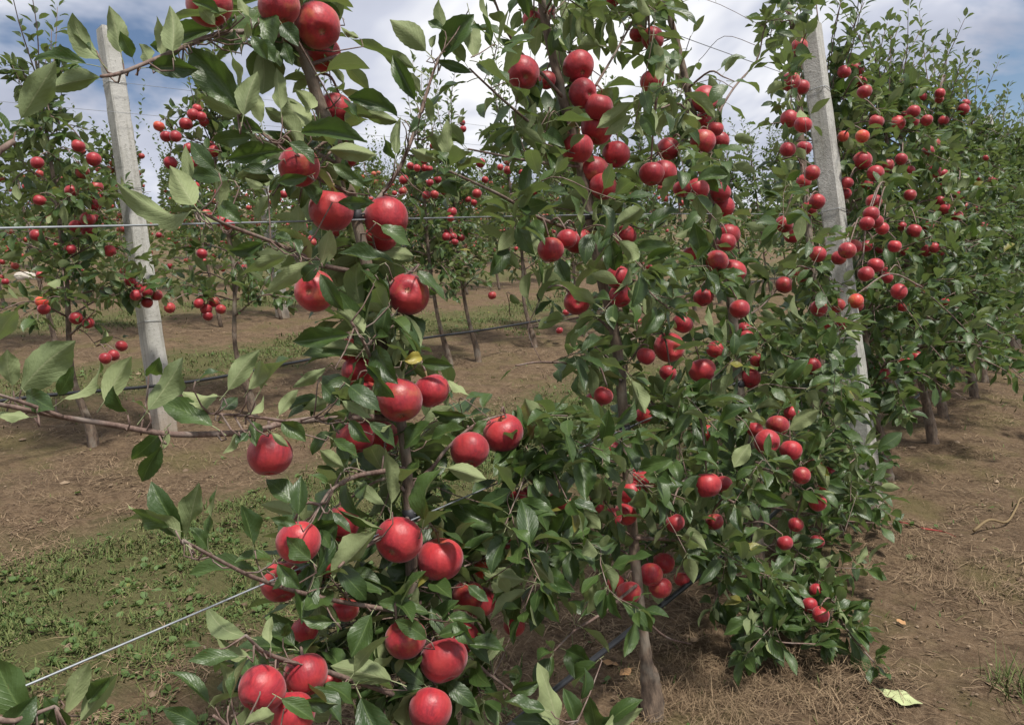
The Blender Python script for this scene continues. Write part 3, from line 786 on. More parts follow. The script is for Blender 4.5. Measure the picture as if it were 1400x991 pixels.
# ------------------------------------------------------------------ trees of the front row
G1 = 'apple trees of the front row'; G2 = 'apple trees of the second row'
CLEAR1 = [(414, 92, 456, 162, .95), (465, 0, 535, 52, .97), (478, 60, 530, 125, .9), (0, 0, 210, 420, 1.0), (0, 420, 330, 650, 1.0), (0, 650, 300, 991, .97), (210, 60, 250, 560, .9), (575, 330, 720, 500, .93), (615, 500, 720, 560, .7),
          (560, 270, 700, 330, .55), (600, 0, 665, 130, .8), (640, 120, 700, 260, .6), (665, 0, 720, 130, .45), (530, 60, 600, 140, .6), (300, 620, 420, 670, .9), (930, 0, 1030, 118, .92), (820, 90, 880, 130, .8), (855, 175, 890, 205, .7), (985, 100, 1060, 230, .6),
          (1103, 30, 1136, 330, .93), (1140, 330, 1158, 420, .8), (1230, 640, 1400, 991, 1.0), (1290, 530, 1400, 640, .9), (1215, 730, 1240, 991, .9), (865, 850, 1000, 991, .93), (1000, 935, 1150, 991, .9), (800, 830, 866, 991, .8), (440, 950, 520, 991, .3),
          (700, 440, 765, 560, .75), (580, 100, 600, 130, .5), (640, 110, 690, 140, .4)]
GA = 'apples on the tree with the leaning trunk'
A1 = [ # x, y, r, label, calyx direction (or None)
 (287,8,30,'apple above a long leafy twig, partly covered by a flat green leaf',None),(382,10,28,'streaked apple beside the big one at the top of the leaning trunk',None),(435,36,31,'large pinkish apple showing its calyx over the bare grey trunk',(.38,.62)),(441,74,23,'dark apple tucked directly under the large pinkish one',(.3,.8)),
 (459,152,22,'apple hanging against the bare upper trunk on its sky side',None),(409,228,26,'apple half hidden behind two dark leaves left of the trunk',None),(453,288,31,'dark red apple just above the level wire',None),(528,300,31,'broad-shouldered apple with a leaf lapping its lower edge',(.1,.85)),(520,326,22,'apple wedged behind and below the broad-shouldered one',None),
 (430,398,27,'dull red apple with a pale dot, a leaf draped over its top',(-.1,.15)),(558,402,29,'apple with a pale round scar under a pointed leaf',(.1,-.15)),(369,622,29,'lone apple dangling under the long leafy side branch',None),(547,548,31,'round glossy apple in the middle pair on the leaning trunk',(.15,.8)),(590,534,25,'smaller apple of the middle pair, touching the round glossy one',None),
 (642,616,27,'left apple of the pair on the short right-hand spur',None),(688,593,28,'right apple of the pair on the short right-hand spur',None),(500,545,23,'shaded apple behind curled leaves beside the round glossy one',None),(486,597,22,'shaded dark apple with a leaf across it under the branch',None),(520,597,20,'dark apple next to the one with a leaf across it',None),(493,508,15,'apple mostly hidden by long leaves near the yellow leaf',None),(478,478,11,'scrap of pink apple showing above long striped leaves',None),(475,214,12,'small bit of apple under the broad leaf at the trunk',None),
 (408,742,30,'apple covered by one broad flat leaf near the lowest wire',None),(465,717,17,'apple behind the one covered by a broad flat leaf',None),(545,738,32,'apple with a star-shaped calyx, upper left of a touching pair',(-.25,.5)),(602,765,32,'apple right of the star-calyx one in the touching pair',None),(385,795,21,'shaded apple where the lowest wire crosses a red twig',None),(450,773,11,'sliver of apple above the red twig',None),(472,833,13,'small dark apple under the red twig end',None),(640,815,19,'apple behind leaves right of the lower trunk',None),(656,823,16,'apple overlapped by the one behind leaves at the lower trunk',None),
 (555,873,28,'darker apple under a leaf, left of the biggest lower one',None),(607,902,33,'biggest lower apple with bright highlight on the lower trunk',(.3,.85)),(634,873,16,'apple peeping out behind the biggest lower one',None),(588,970,30,'lowest apple on the leaning trunk under a curved leaf',None),(358,942,31,'apple with pale calyx in the low side cluster',(-.35,.5)),(418,922,29,'smooth apple beside the pale-calyx one in the low side cluster',None),(400,975,25,'apple beneath the low side cluster crossed by leaves',None),(449,933,11,'edge of an apple in the shade of the low side cluster',None),(417,860,9,'speck of apple in dark leaves above the low side cluster',None)]
# --- tree 1
base = P(577, 1290); base = Vector((ROWX[1], base.y, 0))
T1 = Tree(base, 'apple tree with large red apples spaced along its thin leaning trunk, beside the lowest wire', G1, 101)
T1.trunk([base - Vector((0, 0, .05)), P(575, 1220), P(570, 1000), P(563, 800), P(557, 650), P(547, 570), P(525, 470), P(492, 320), P(464, 210), P(440, 150), P(420, 90), P(398, 40), P(384, -40), P(372, -110)],
         [0.030, 0.027, 0.013, 0.011, 0.0095, 0.0095, 0.010, 0.0105, 0.011, 0.011, 0.0105, 0.0095, 0.007, 0.004])
def PB(T, pts, r0, r1, off0=0.0, off1=0.06, **kw):
    n = len(pts); return T.branch([PA(x, y, off0 + (off1-off0)*i/(n-1), T.row, -0.2 if T is T1 else 0.08) for i, (x, y) in enumerate(pts)], r0, r1, **kw)
NL = dict(leaves=False)
bA = PB(T1, [(412, 68), (380, 48), (330, 44), (298, 47), (262, 60), (215, 80), (165, 100), (138, 105)], 0.0055, 0.0022, **NL)
bB = PB(T1, [(485, 305), (515, 275), (545, 232), (563, 190), (578, 145), (588, 112), (598, 84), (604, 72)], 0.0048, 0.002, **NL)
bC = PB(T1, [(474, 262), (425, 238), (390, 206), (350, 176), (325, 158)], 0.0045, 0.002, **NL)
bD = PB(T1, [(500, 375), (436, 362), (420, 352), (370, 330), (305, 305), (264, 284)], 0.0048, 0.002, **NL)
bE = PB(T1, [(547, 572), (470, 571), (390, 578), (345, 590), (240, 594), (150, 580), (85, 570), (0, 553), (-60, 545)], 0.0062, 0.0022, 0.0, 0.05, **NL)
bE2 = PB(T1, [(390, 576), (350, 570), (285, 565)], 0.003, 0.0015, 0.03, 0.04, **NL)
bE3 = PB(T1, [(86, 570), (40, 553), (0, 540), (-40, 530)], 0.0028, 0.0015, 0.05, 0.06, **NL)
bF = PB(T1, [(538, 528), (520, 512), (507, 490), (497, 468), (480, 440)], 0.005, 0.0022, 0.0, 0.07, **NL)
bG = PB(T1, [(562, 838), (500, 828), (420, 812), (350, 790), (290, 760), (250, 738)], 0.0045, 0.002, 0.0, 0.08, **NL)
bH = PB(T1, [(556, 640), (490, 650), (455, 668), (438, 690)], 0.0048, 0.002, **NL)
bI = PB(T1, [(562, 715), (520, 735), (480, 760), (463, 775)], 0.0045, 0.002, **NL)
bJ = PB(T1, [(557, 668), (590, 640), (612, 612), (650, 580), (690, 566)], 0.0045, 0.002, **NL)
bK = PB(T1, [(566, 865), (600, 878), (645, 905), (700, 945), (735, 975)], 0.0045, 0.002, **NL)
bL = PB(T1, [(512, 398), (540, 385), (560, 372), (573, 362)], 0.0042, 0.0024, **NL)
bM = PB(T1, [(569, 960), (470, 925), (400, 905), (360, 890), (336, 868)], 0.005, 0.002, 0.0, 0.08, **NL)
bN = PB(T1, [(571, 1030), (650, 1025), (740, 1010), (790, 985)], 0.005, 0.0022, 0.0, 0.22, **NL)
bO = PB(T1, [(571, 1020), (440, 1010), (330, 1000), (292, 978)], 0.005, 0.002, 0.0, 0.1, **NL)
L1 = [  # blade base, tip, side seen (u = pale underside, t = dark upper side), width factor, branch
 (135,81,99,18,'u',1.15,bA),(118,88,46,84,'t',.75,bA),(137,106,61,122,'u',.75,bA),(165,72,149,8,'u',1.0,bA),(181,79,164,43,'t',1.1,bA),(125,66,80,43,'t',.9,bA),
 (203,93,272,95,'t',.9,bA),(294,34,271,8,'u',1.2,bA),(290,42,234,50,'t',1.1,bA),(312,16,228,25,'u',.6,bA),(331,57,338,31,'u',1.0,bA),(361,24,371,68,'t',1.5,bA),(385,33,408,64,'t',1.2,bA),
 (340,22,325,-4,'u',.9,bA),(322,42,300,58,'t',1.0,bA),(335,55,322,76,'t',.9,bA),(350,60,376,86,'t',1.1,bA),(345,50,366,82,'t',1.2,bA),(388,58,400,90,'t',1.2,bA),(370,66,384,92,'t',1.1,bA),(318,24,300,44,'t',1.0,bA),(352,30,345,58,'t',1.0,bA),
 (240,68,216,36,'u',1.0,bA),(222,76,214,22,'u',1.0,bA),(236,70,232,8,'u',.9,bA),(250,62,205,62,'t',1.0,bA),(205,84,190,60,'u',1.0,bA),
 (326,150,256,63,'t',.95,bC),(328,120,311,63,'u',.8,bC),(333,158,352,98,'u',.9,bC),(357,168,345,120,'u',.9,bC),(331,157,275,133,'u',1.0,bC),(384,149,378,93,'u',.9,bC),(425,149,402,122,'u',1.1,bC),(417,172,385,130,'u',1.3,bC),(384,168,362,147,'u',1.1,bC),
 (582,70,533,27,'u',1.25,bB),(567,94,479,53,'u',.62,bB),(608,80,648,20,'t',1.0,bB),(610,43,600,-2,'u',1.1,bB),(605,41,585,29,'t',1.2,bB),(642,22,648,79,'u',.9,bB),(567,137,537,76,'t',.9,bB),(574,128,545,98,'u',1.0,bB),(596,82,646,100,'t',.7,bB),(543,160,476,134,'t',.7,bB),(543,166,497,154,'u',.8,bB),
 (470,135,492,168,'t',.9,None),(590,168,586,134,'u',1.0,bB),(490,52,466,37,'u',.6,bB),(465,22,442,3,'t',.9,None),(591,66,596,48,'u',1.1,bB),
 (410,205,364,152,'u',.85,bC),(388,207,310,218,'t',.7,bC),(360,182,318,165,'t',1.0,bC),(345,188,290,192,'t',.8,bC),(300,288,295,225,'u',.95,bD),(265,280,232,227,'u',1.25,bD),(256,250,254,198,'u',.7,bD),(262,288,160,250,'u',.55,bD),(278,303,230,294,'u',.75,bD),(298,305,272,291,'u',1.1,bD),(302,280,330,305,'t',1.2,bD),(294,231,260,193,'t',1.2,bD),(312,246,257,238,'t',.9,bD),
 (368,268,352,302,'u',1.1,bC),(407,280,404,320,'u',1.2,bC),(420,241,378,250,'t',1.0,bC),(408,246,368,262,'t',1.0,bC),(384,220,357,238,'t',1.1,bC),(360,256,335,243,'u',1.1,bC),(432,260,394,273,'u',.9,bC),(412,181,502,196,'t',.72,None),(450,205,516,212,'u',.8,None),
 (540,218,525,183,'t',1.1,bB),(541,210,548,160,'u',.7,bB),(560,182,583,168,'t',1.1,bB),(563,203,597,218,'u',.9,bB),(582,184,632,213,'t',1.0,bB),(596,207,614,226,'t',1.2,bB),(595,260,634,252,'t',.9,bB),(455,225,492,245,'t',1.1,None),(470,215,478,250,'t',1.0,None),(498,255,470,240,'t',1.2,None),(462,277,512,277,'t',.8,None),(560,270,575,320,'t',.95,bB),(521,309,562,338,'t',1.1,bB),
 (391,350,328,377,'u',.7,bD),(360,333,313,343,'t',.9,bD),(422,358,362,402,'u',.75,bD),(436,363,415,385,'t',1.4,bD),(438,375,470,425,'t',.9,bD),(398,330,378,320,'t',1.2,bD),(410,348,400,325,'t',1.2,bD),
 (538,360,462,346,'t',.65,bL),(565,350,522,345,'u',1.0,bL),(519,363,474,386,'t',1.0,bL),(508,379,474,397,'t',.9,bL),(570,370,610,412,'t',1.0,bL),(527,382,515,415,'t',1.1,bL),(508,396,497,452,'t',.8,bF),(514,458,527,411,'u',.9,bF),(497,455,457,425,'u',1.05,bF),(478,458,400,467,'t',.62,bF),(530,420,520,460,'t',1.0,bF),(540,430,530,470,'u',.9,bF),(550,430,575,470,'t',.9,bF),
 (290,582,218,548,'t',1.0,bE),(312,533,355,478,'u',.95,bE2),(297,542,247,535,'u',1.1,bE2),(340,532,357,493,'u',.9,bE2),(357,533,396,490,'u',.9,bE2),(273,520,310,512,'t',.9,bE2),(300,560,325,543,'t',1.4,bE2),(445,503,400,530,'u',.6,bF),(382,567,408,533,'u',.8,bE),(385,577,418,604,'t',1.3,bE),(447,548,413,560,'u',1.1,bE),(345,575,350,610,'t',1.1,bE),(323,594,304,620,'u',.9,bE),(338,592,322,608,'t',1.2,bE),(340,565,360,540,'u',1.1,bE2),(456,592,427,622,'t',.9,bE),(372,592,395,611,'u',1.0,bE),(510,495,415,500,'u',.55,bF),(490,478,437,475,'u',.8,bF),
 (497,515,460,552,'t',1.0,bF),(530,520,510,541,'u',1.1,bF),(540,500,545,465,'u',.9,bF),(548,510,538,470,'t',1.0,bF),(577,497,620,500,'t',.85,bF),(588,577,552,614,'t',1.3,None),(637,570,590,562,'t',.9,bJ),(665,575,643,592,'t',1.2,bJ),(590,600,635,585,'t',.9,bJ),(478,575,507,605,'t',1.1,bE),(515,585,535,580,'u',1.1,bE),(440,525,465,555,'t',1.1,bE),(612,520,642,540,'u',.9,bJ),
 (251,734,207,658,'t',.95,bG),(246,739,169,710,'u',.75,bG),(231,720,175,690,'t',.8,bG),(255,732,272,660,'u',.9,bG),(284,735,297,662,'t',.8,bG),(284,750,258,720,'t',1.2,bG),(346,744,330,690,'t',1.2,bG),(222,590,180,628,'t',1.25,bE),(220,610,194,658,'t',1.1,bE),(228,588,222,615,'u',.9,bE),
 (408,703,412,650,'t',1.1,bH),(470,638,437,615,'u',1.1,bH),(535,688,527,612,'u',.75,bH),(525,689,487,657,'u',.8,bH),(424,765,392,733,'t',1.7,bI),(427,722,464,710,'t',1.2,bH),(405,716,370,708,'t',1.1,bH),(400,702,356,690,'u',.9,bH),(427,763,468,757,'t',1.0,bI),(448,660,425,650,'t',1.1,bH),
 (612,640,665,655,'u',.9,bJ),(580,710,605,640,'t',1.1,bI),(690,720,615,693,'t',.8,bJ),(722,608,747,660,'t',.95,bJ),(718,752,698,720,'t',1.2,bJ),(592,718,615,730,'u',1.1,bI),(712,622,708,664,'t',1.1,bJ),
 (336,868,283,828,'u',1.1,bM),(327,897,257,903,'t',.8,bM),(275,882,250,880,'t',.9,bM),(285,960,227,918,'t',.85,bO),(313,944,300,905,'u',1.0,bO),(316,955,340,895,'t',.7,bO),(368,908,345,878,'t',1.2,bM),(403,962,463,962,'t',.9,bM),(381,964,410,938,'t',1.2,bM),(270,991,222,968,'t',1.0,bO),(455,850,412,845,'t',.9,bG),(370,880,372,842,'u',.9,bM),(350,780,258,785,'t',.6,bG),(335,990,375,975,'u',.9,bO),(388,870,395,850,'t',1.2,bG),
 (585,836,513,822,'t',.65,bG),(583,873,540,847,'t',1.0,bK),(507,840,480,898,'t',1.1,bG),(580,935,530,897,'t',1.0,bK),(535,930,452,910,'u',.85,bM),(578,940,530,960,'t',.8,bM),(600,868,645,858,'t',.9,bK),(600,850,658,852,'t',.7,bK),(595,808,560,823,'t',1.1,bK),(572,803,533,814,'t',.9,bK),(442,935,487,970,'t',1.4,bM),(545,960,522,991,'u',.9,bM),(695,855,684,828,'u',.8,bK),(663,905,690,870,'u',.7,bK),(590,830,605,870,'t',1.1,bK),(640,880,690,890,'t',1.0,bK),(610,930,650,965,'t',1.1,bK),(640,925,668,950,'t',1.1,bK),(700,945,740,930,'t',1.0,bK),
 (478,528,520,562,'t',1.1,bE),(468,548,508,572,'u',.9,bE),(505,578,540,612,'t',1.1,bE),(455,600,490,625,'t',1.0,bE),(395,195,430,225,'t',1.1,bC),(430,215,400,245,'t',1.0,bC),(480,560,450,590,'t',1.0,bE),(395,780,372,806,'t',1.1,bG),(380,770,410,805,'t',1.0,bG),(455,700,480,728,'t',1.0,bH),(640,800,668,822,'t',1.2,bK),(620,850,650,880,'t',1.1,bK),(385,955,430,985,'t',1.1,bM),(300,20,262,2,'t',1.1,bA),
 (27,535,103,466,'u',1.05,bE),(17,527,10,478,'u',1.9,bE),(35,537,75,560,'t',1.1,bE),(88,545,137,495,'u',.85,bE),(80,540,100,500,'t',1.1,bE),(143,548,180,487,'u',1.1,bE),(172,562,155,527,'t',1.3,bE),(203,560,250,487,'u',1.0,bE),(205,510,218,488,'t',1.0,bE),(200,562,178,548,'u',1.1,bE),(40,570,-8,566,'u',.8,bE),
]
for q in L1: T1.manual_leaf(*q[:4], side=q[4], w=q[5], br=q[6])
T1.manual_leaf(553, 493, 577, 489, 't', 1.4, 0.08, bF, yel=True)
for q in [(765,1000,735,905,'u',1.1),(795,955,799,912,'t',1.3),(815,905,785,940,'t',1.2),(745,970,690,958,'t',1.0),(815,995,805,950,'t',1.3),(833,987,879,956,'t',1.1),(823,998,879,968,'u',1.0),(760,990,700,985,'t',1.1),(785,985,770,940,'t',1.2),(850,1000,800,985,'t',1.0)]:
    T1.manual_leaf(*q[:4], side=q[4], w=q[5], off=0.2, br=bN)
for q in [(470,330,45,35,5),(505,400,40,45,5),(530,470,40,40,4),(545,620,40,40,5),(500,690,55,40,5),(430,780,50,40,5),(470,860,60,40,6),(540,800,60,50,6),(620,800,60,50,6),(640,690,50,40,4),(480,950,70,40,4),(640,930,60,50,4),(560,930,40,40,3),(350,930,40,40,2),(440,120,30,60,4),(390,20,40,40,4),(400,-30,40,40,3),(430,220,40,40,4),(460,560,50,30,3),(610,580,40,30,3)]:
    T1.blob(*q, off=(-0.16, 0.03), l=0.085)
# --- tree 0: only the ends of its branches reach into the picture
o0 = Vector((ROWX[1], 0.0, 0))
T0 = Tree(o0, 'apple tree of which only a few leafy branch ends show, next before the leaning-trunk tree', G1, 77)
T0.trunk([o0 - ZUP*.05, o0 + ZUP*.5, o0 + ZUP*1.1 + Vector((0, .02, 0)), o0 + ZUP*1.8], [0.03, 0.017, 0.014, 0.008])
c0 = T0.branch([o0 + ZUP*.55, P(-60, 1010, 0.04), P(20, 985, 0.05), P(75, 965, 0.06)], 0.005, 0.002, leaves=False)
c1 = T0.branch([o0 + ZUP*1.2, P(-60, 250, 0.03), P(0, 206, 0.04), P(19, 193, 0.04)], 0.005, 0.0032, leaves=False)
for q in [(38,985,-12,886,'t',1.2,c0),(90,975,122,905,'u',.9,c0),(110,985,160,922,'u',.8,c0),(75,960,30,985,'t',1.0,c0),(120,960,150,925,'t',.9,c0),(60,990,95,935,'t',1.0,c0),(95,990,60,950,'t',1.0,c0),(10,1000,50,950,'t',1.2,c0),
          (29,162,76,84,'u',.95,c1),(12,178,-8,150,'t',1.2,c1),(14,182,28,172,'t',1.0,c1),(-5,466,24,424,'u',1.0,c1)]:
    T0.manual_leaf(*q[:4], side=q[4], w=q[5], off=0.04, br=q[6])
# --- tree 2
base = G(893, 992); base.x = ROWX[1]+0.0
T2 = Tree(base, 'apple tree with swollen graft at its base and apples crowded along the upper trunk', G1, 202)
T2.trunk([base-Vector((0, 0, .04)), P(892, 960), P(888, 925), P(884, 905), P(880, 870), P(868, 760), P(858, 640), P(848, 510), P(835, 430), P(822, 380), P(810, 310), P(797, 240), P(785, 190), P(768, 130), P(752, 60), P(742, 10), P(733, -50), P(727, -110)],
         [0.029, 0.028, 0.025, 0.0165, 0.0130, 0.0125, 0.0125, 0.0125, 0.0125, 0.0125, 0.014, 0.0135, 0.013, 0.012, 0.011, 0.010, 0.008, 0.005])
for pts, a, b_, kw in [
  ([(805,322),(735,297),(690,270),(640,246),(600,228)], .0048, .002, dict(start=.35)), ([(792,228),(735,222),(690,214),(640,204)], .0042, .002, {}), ([(785,198),(745,182),(715,160),(680,130),(642,94)], .0045, .002, {}),
  ([(768,132),(740,100),(712,72),(692,40),(676,0),(668,-30)], .0045, .002, {}), ([(775,170),(800,140),(822,105),(845,66),(868,22),(880,-15)], .0045, .002, dict(start=.3)), ([(852,640),(810,690),(770,720),(726,750)], .0048, .002, dict(start=.15)),
  ([(852,632),(800,626),(742,619),(700,612)], .004, .002, {}), ([(842,475),(870,462),(905,455)], .0042, .002, {}), ([(858,645),(930,652),(990,680),(1010,690)], .0045, .002, {}), ([(866,735),(940,742),(1000,778),(1034,840),(1056,874),(1115,880)], .0048, .0018, dict(start=.3)),
  ([(870,800),(820,840),(785,862),(757,890)], .004, .0018, dict(start=.5, dens=.7)), ([(850,520),(800,500),(740,495),(705,500)], .004, .0018, dict(dens=.7)), ([(875,840),(910,870),(945,880)], .0035, .0018, dict(dens=.7))]:
    PB(T2, pts, a, b_, T2.rng.uniform(-.02, .02), T2.rng.uniform(0.0, .12), **kw)
for q in [(745,20,50,40,4),(690,70,40,40,1),(800,40,40,40,3),(725,180,60,45,4),(780,170,40,80,5),(850,200,30,60,3),(760,290,70,50,6),(840,310,50,50,5),(740,400,50,50,3),(830,380,50,60,4),(790,480,60,45,5),(890,440,60,60,6),(900,520,70,50,6),
          (770,600,55,35,4),(840,610,70,50,8),(730,690,50,50,5),(800,720,60,50,6),(880,700,60,50,7),(930,640,60,60,7),(760,790,50,45,4),(700,800,35,45,3),(840,790,40,40,3),(930,780,45,40,4),(960,720,60,50,6),(1000,790,50,50,4),(1045,850,45,35,4)]:
    T2.blob(*q)
# --- tree 3
base = G(1042, 824); base.x = ROWX[1]
T3 = Tree(base, 'apple tree with dark red apples hanging close round its trunk, a pale twig reaching skyward', G1, 303)
T3.trunk([base-Vector((0, 0, .04)), P(1039, 790), P(1035, 740), P(1022, 620), P(1014, 560), P(1008, 500), P(1000, 420), P(986, 370), P(975, 300), P(960, 220), P(946, 150), P(930, 80), P(915, 20), P(903, -40), P(896, -90)],
         [0.034, 0.032, 0.018, 0.017, 0.0165, 0.016, 0.015, 0.0145, 0.014, 0.013, 0.0125, 0.0115, 0.010, 0.008, 0.005])
for pts, a, b_, kw in [([(965,215),(978,165),(1003,121),(1034,84),(1043,48),(1048,30)], .0048, .002, dict(start=.35, sp=.05)), ([(1015,565),(960,570),(925,558)], .004, .002, {}), ([(1010,520),(1040,510),(1075,515)], .004, .002, {}),
  ([(1022,630),(1090,640),(1150,640),(1185,610)], .0045, .002, {}), ([(1030,690),(1100,700),(1160,712),(1220,716)], .0042, .0018, dict(start=.3, dens=.8)), ([(1034,735),(1090,780),(1140,835),(1165,870),(1195,905)], .0042, .0018, dict(start=.35, dens=.7)), ([(1003,440),(1040,420),(1075,380)], .004, .0018, {}), ([(1036,760),(1070,820),(1120,845),(1170,858)], .004, .0018, {})]:
    PB(T3, pts, a, b_, T3.rng.uniform(-.02, .02), T3.rng.uniform(0.0, .15), **kw)
for q in [(890,30,40,40,5),(900,100,50,50,5),(950,130,50,60,6),(920,220,60,50,6),(980,250,40,60,5),(970,340,50,60,6),(1000,420,50,60,6),(940,380,40,40,4),(960,480,60,50,6),(1040,460,50,50,5),(1030,560,60,60,7),(980,610,60,50,6),(1060,640,70,50,7),(1100,690,70,50,7),(1040,740,70,50,7),(1110,780,60,50,6),(1080,835,60,40,5),(1150,650,40,50,4),(1160,840,30,40,2),(1130,845,45,35,2),(1060,855,45,30,2)]:
    T3.blob(*q, off=(-.26, .26))
# --- tree 4, left of the concrete post
base = G(1140, 728); base.x = ROWX[1]
T4 = Tree(base, 'narrow apple tree growing right against the speckled concrete post', G1, 404)
T4.trunk([base-Vector((0, 0, .04)), P(1137, 700), P(1130, 590), P(1121, 440), P(1109, 350), P(1100, 250), P(1092, 150), P(1086, 60), P(1078, 10), P(1072, -30)], [0.033, 0.028, 0.017, 0.016, 0.015, 0.014, 0.013, 0.011, 0.008, 0.005])
for q in [(1080,60,32,60,7),(1042,40,22,40,3),(1075,140,32,50,5),(1090,230,36,60,6),(1070,300,40,50,5),(1120,330,25,50,4),(1080,400,50,50,6),(1130,440,40,50,5),(1080,500,50,50,6),(1140,540,50,50,6),(1180,590,40,50,5),(1120,600,50,40,4)]:
    T4.blob(*q, off=(-.28, .24), l=0.08)
for q in [(1122,385,25,45,6),(1138,470,28,50,8),(1150,560,34,50,9),(1165,640,34,45,8),(1175,680,30,30,4)]: T4.blob(*q, off=(.06, .30), l=0.08)
for T, q in ((T2, (738, -50, 45, 45, 6)), (T3, (902, -45, 45, 45, 6)), (T4, (1074, -25, 28, 40, 5))): T.blob(*q)     # tops above the frame
for T, spots in ((T1, ((485, 303), (561, 710))), (T2, ((807, 297), (856, 588))), (T3, ((973, 291), (1012, 523))), (T4, ((1101, 291),))):
    for (x, y) in spots:                     # rubber ties that hold the trunks to the wires
        p = min(T.tpts, key=lambda q: (q - P(x, y)).length); r = T.trad[T.tpts.index(p)] + 0.002
        tube('trunk_tie', [p - ZUP*0.009, p + ZUP*0.009], r, r, 'tie', T.root, T.org, 9, 2)
        w_ = p + PN*0.012; tube('trunk_tie', [p + PN*(r-0.003), w_ + Vector((0, 0.012, 0)), w_ + Vector((0, 0.03, 0.004))], 0.0022, 0.0018, 'tie', T.root, T.org, 5, 2)
FRONT = [T0, T1, T2, T3, T4]
# --- trees 5.. along the rest of the row
far_labels = ['apple tree just beyond the speckled concrete post with a crooked pale trunk base', 'bushy apple tree second beyond the speckled concrete post', 'apple tree with a pale straight trunk foot on the bare soil', 'apple tree with a tall feathery shoot standing above the hedge of crowns']
ys = [G(1230, 656).y, G(1263, 604).y, G(1300, 576).y]
while len(ys) < 11: ys.append(ys[-1] + 0.72)
for i, y in enumerate(ys):
    b0 = Vector((ROWX[1] + (0.03 if i % 2 else -0.02), y, 0)); Tn = Tree(b0, far_labels[i] if i < 4 else 'crowded apple tree near the leafy far end of the front row', G1, 500+i)
    hgt = 2.0 + 0.06*math.sin(i*3.1)
    Y1 = Vector((0, 1, 0)); sw = Tn.rng.uniform(-.04, .04)
    Tn.trunk([b0-ZUP*.04, b0 + ZUP*.10, b0 + ZUP*.42 - Y1*.05, b0 + ZUP*1.0 + Y1*sw, b0 + ZUP*1.55 - Y1*.03, b0 + ZUP*hgt], [0.030, 0.028, 0.016, 0.014, 0.012, 0.006])
    Tn.grow(hgt, 0.50, h0=0.36, nb=46, shoots=8 if i < 5 else 5, l=0.086, sp=0.028, shoot_len=0.45)
    if i == 3: Tn.branch([b0 + ZUP*1.9, b0 + ZUP*2.25 + Y1*.03, b0 + ZUP*2.6 + Y1*.08], 0.004, 0.0015, True, 0.1, 0.022, 0.09, 1.0, True, True)
    FRONT.append(Tn)

# ------------------------------------------------------------------ second row
BACK = []
BL = ['apple tree of the second row at the open end, its shoots against grey sky', 'apple tree with bright red apples stacked up beside the pale leaning post', 'apple tree of the second row with a red cluster low over its bare stem', 'apple tree of the second row screened by the nearer leaning tree',
      'young apple tree of the second row with a thin bent stem', 'young apple tree with knobbly pale stem beside the thin bent one']
yb = [0.95, 1.75, 2.70, 3.55, G(622, 505).y, G(676, 497).y]
while len(yb) < 18: yb.append(yb[-1] + 0.8)
for i, y in enumerate(yb):
    b0 = Vector((ROWX[2] + 0.03*math.sin(i*5), y, 0)); Tn = Tree(b0, BL[i] if i < 6 else 'slender apple tree further along the second row behind the front row', G2, 700+i, 2)
    hgt = 1.95 + Tn.rng.uniform(-.1, .2); Y1 = Vector((0, 1, 0)); sw = Tn.rng.uniform(-.06, .04)
    if i in (4, 5): hgt = 1.75; sw = -0.05
    Tn.trunk([b0-ZUP*.04, b0 + ZUP*.09, b0 + ZUP*.42 - Y1*.05, b0 + ZUP*.9 + Y1*sw, b0 + ZUP*1.4, b0 + ZUP*hgt], [0.030, 0.027, 0.014, 0.013, 0.011, 0.006])
    Tn.grow(hgt, 0.42 if i not in (4, 5) else 0.36, h0=0.56, nb=26, shoots=7, l=0.090, sp=0.036, dens=0.88, shoot_len=0.6)
    BACK.append(Tn)
for q in [(190,375,40,40,6),(120,300,50,70,8),(60,300,40,60,5)]: BACK[1].blob(*q, off=(.05, .35), l=0.085)
def near_tree(lst, p):
    return min(lst, key=lambda t: min((q-p).length for q in t.tpts))
# ------------------------------------------------------------------ apples (pixel centre, radius)
for x, y, r, lab, cal in A1: apple(T1, x, y, r, 'red ' + lab if not lab.startswith(('large', 'dark', 'dull', 'small', 'scrap', 'sliver', 'edge', 'speck')) else lab, GA, off=(0.03 if r > 23.5 else -0.05) + T1.rng.uniform(-.015, .03), cal=cal, rmin=0.033 if r > 14 else 0.022)
def batch(tree_or_list, rows, label, group, off=(0.0, 0.1), parts=True, row=None, rmin=0.030, rmax=0.042):
    for q in rows:
        x, y, r = q[:3]; kind = q[3] if len(q) > 3 and isinstance(q[3], str) else 'red'; cal = q[3] if len(q) > 3 and not isinstance(q[3], str) else None
        T = tree_or_list
        if isinstance(T, list): T = near_tree(T, P(x, y, 0.05, row))
        o = R.uniform(*off); small = T in (T2, T3) and r < 13
        apple(T, x, y, r, label, group, off=o, cal=cal, kind=kind, parts=parts, row=row or (T.row if T else 2), rmin=0.023 if small else rmin, rmax=rmax, shy=small)
batch(T2, [(791,92,22,(.3,.7)),(797,128,20,(.5,.35)),(818,147,20),(816,176,23),(789,203,22),(842,212,19),(811,235,22),(824,255,19)], 'red apple in the column of apples crowded along the upper grafted-tree trunk', 'apples in the upper column of the grafted tree', (0.0, 0.07), rmin=.034)
batch(T2, [(715,100,23,(.2,.6))], 'deep red apple hanging free on its own left of the apple column', 'apples of the grafted tree', (.04, .06))
batch(T2, [(747,110,9),(747,17,11),(727,27,9),(838,0,7)], 'apple half hidden among the topmost leaves of the grafted tree', 'apples in the top of the grafted tree', (-.08, 0.0), rmin=.026)
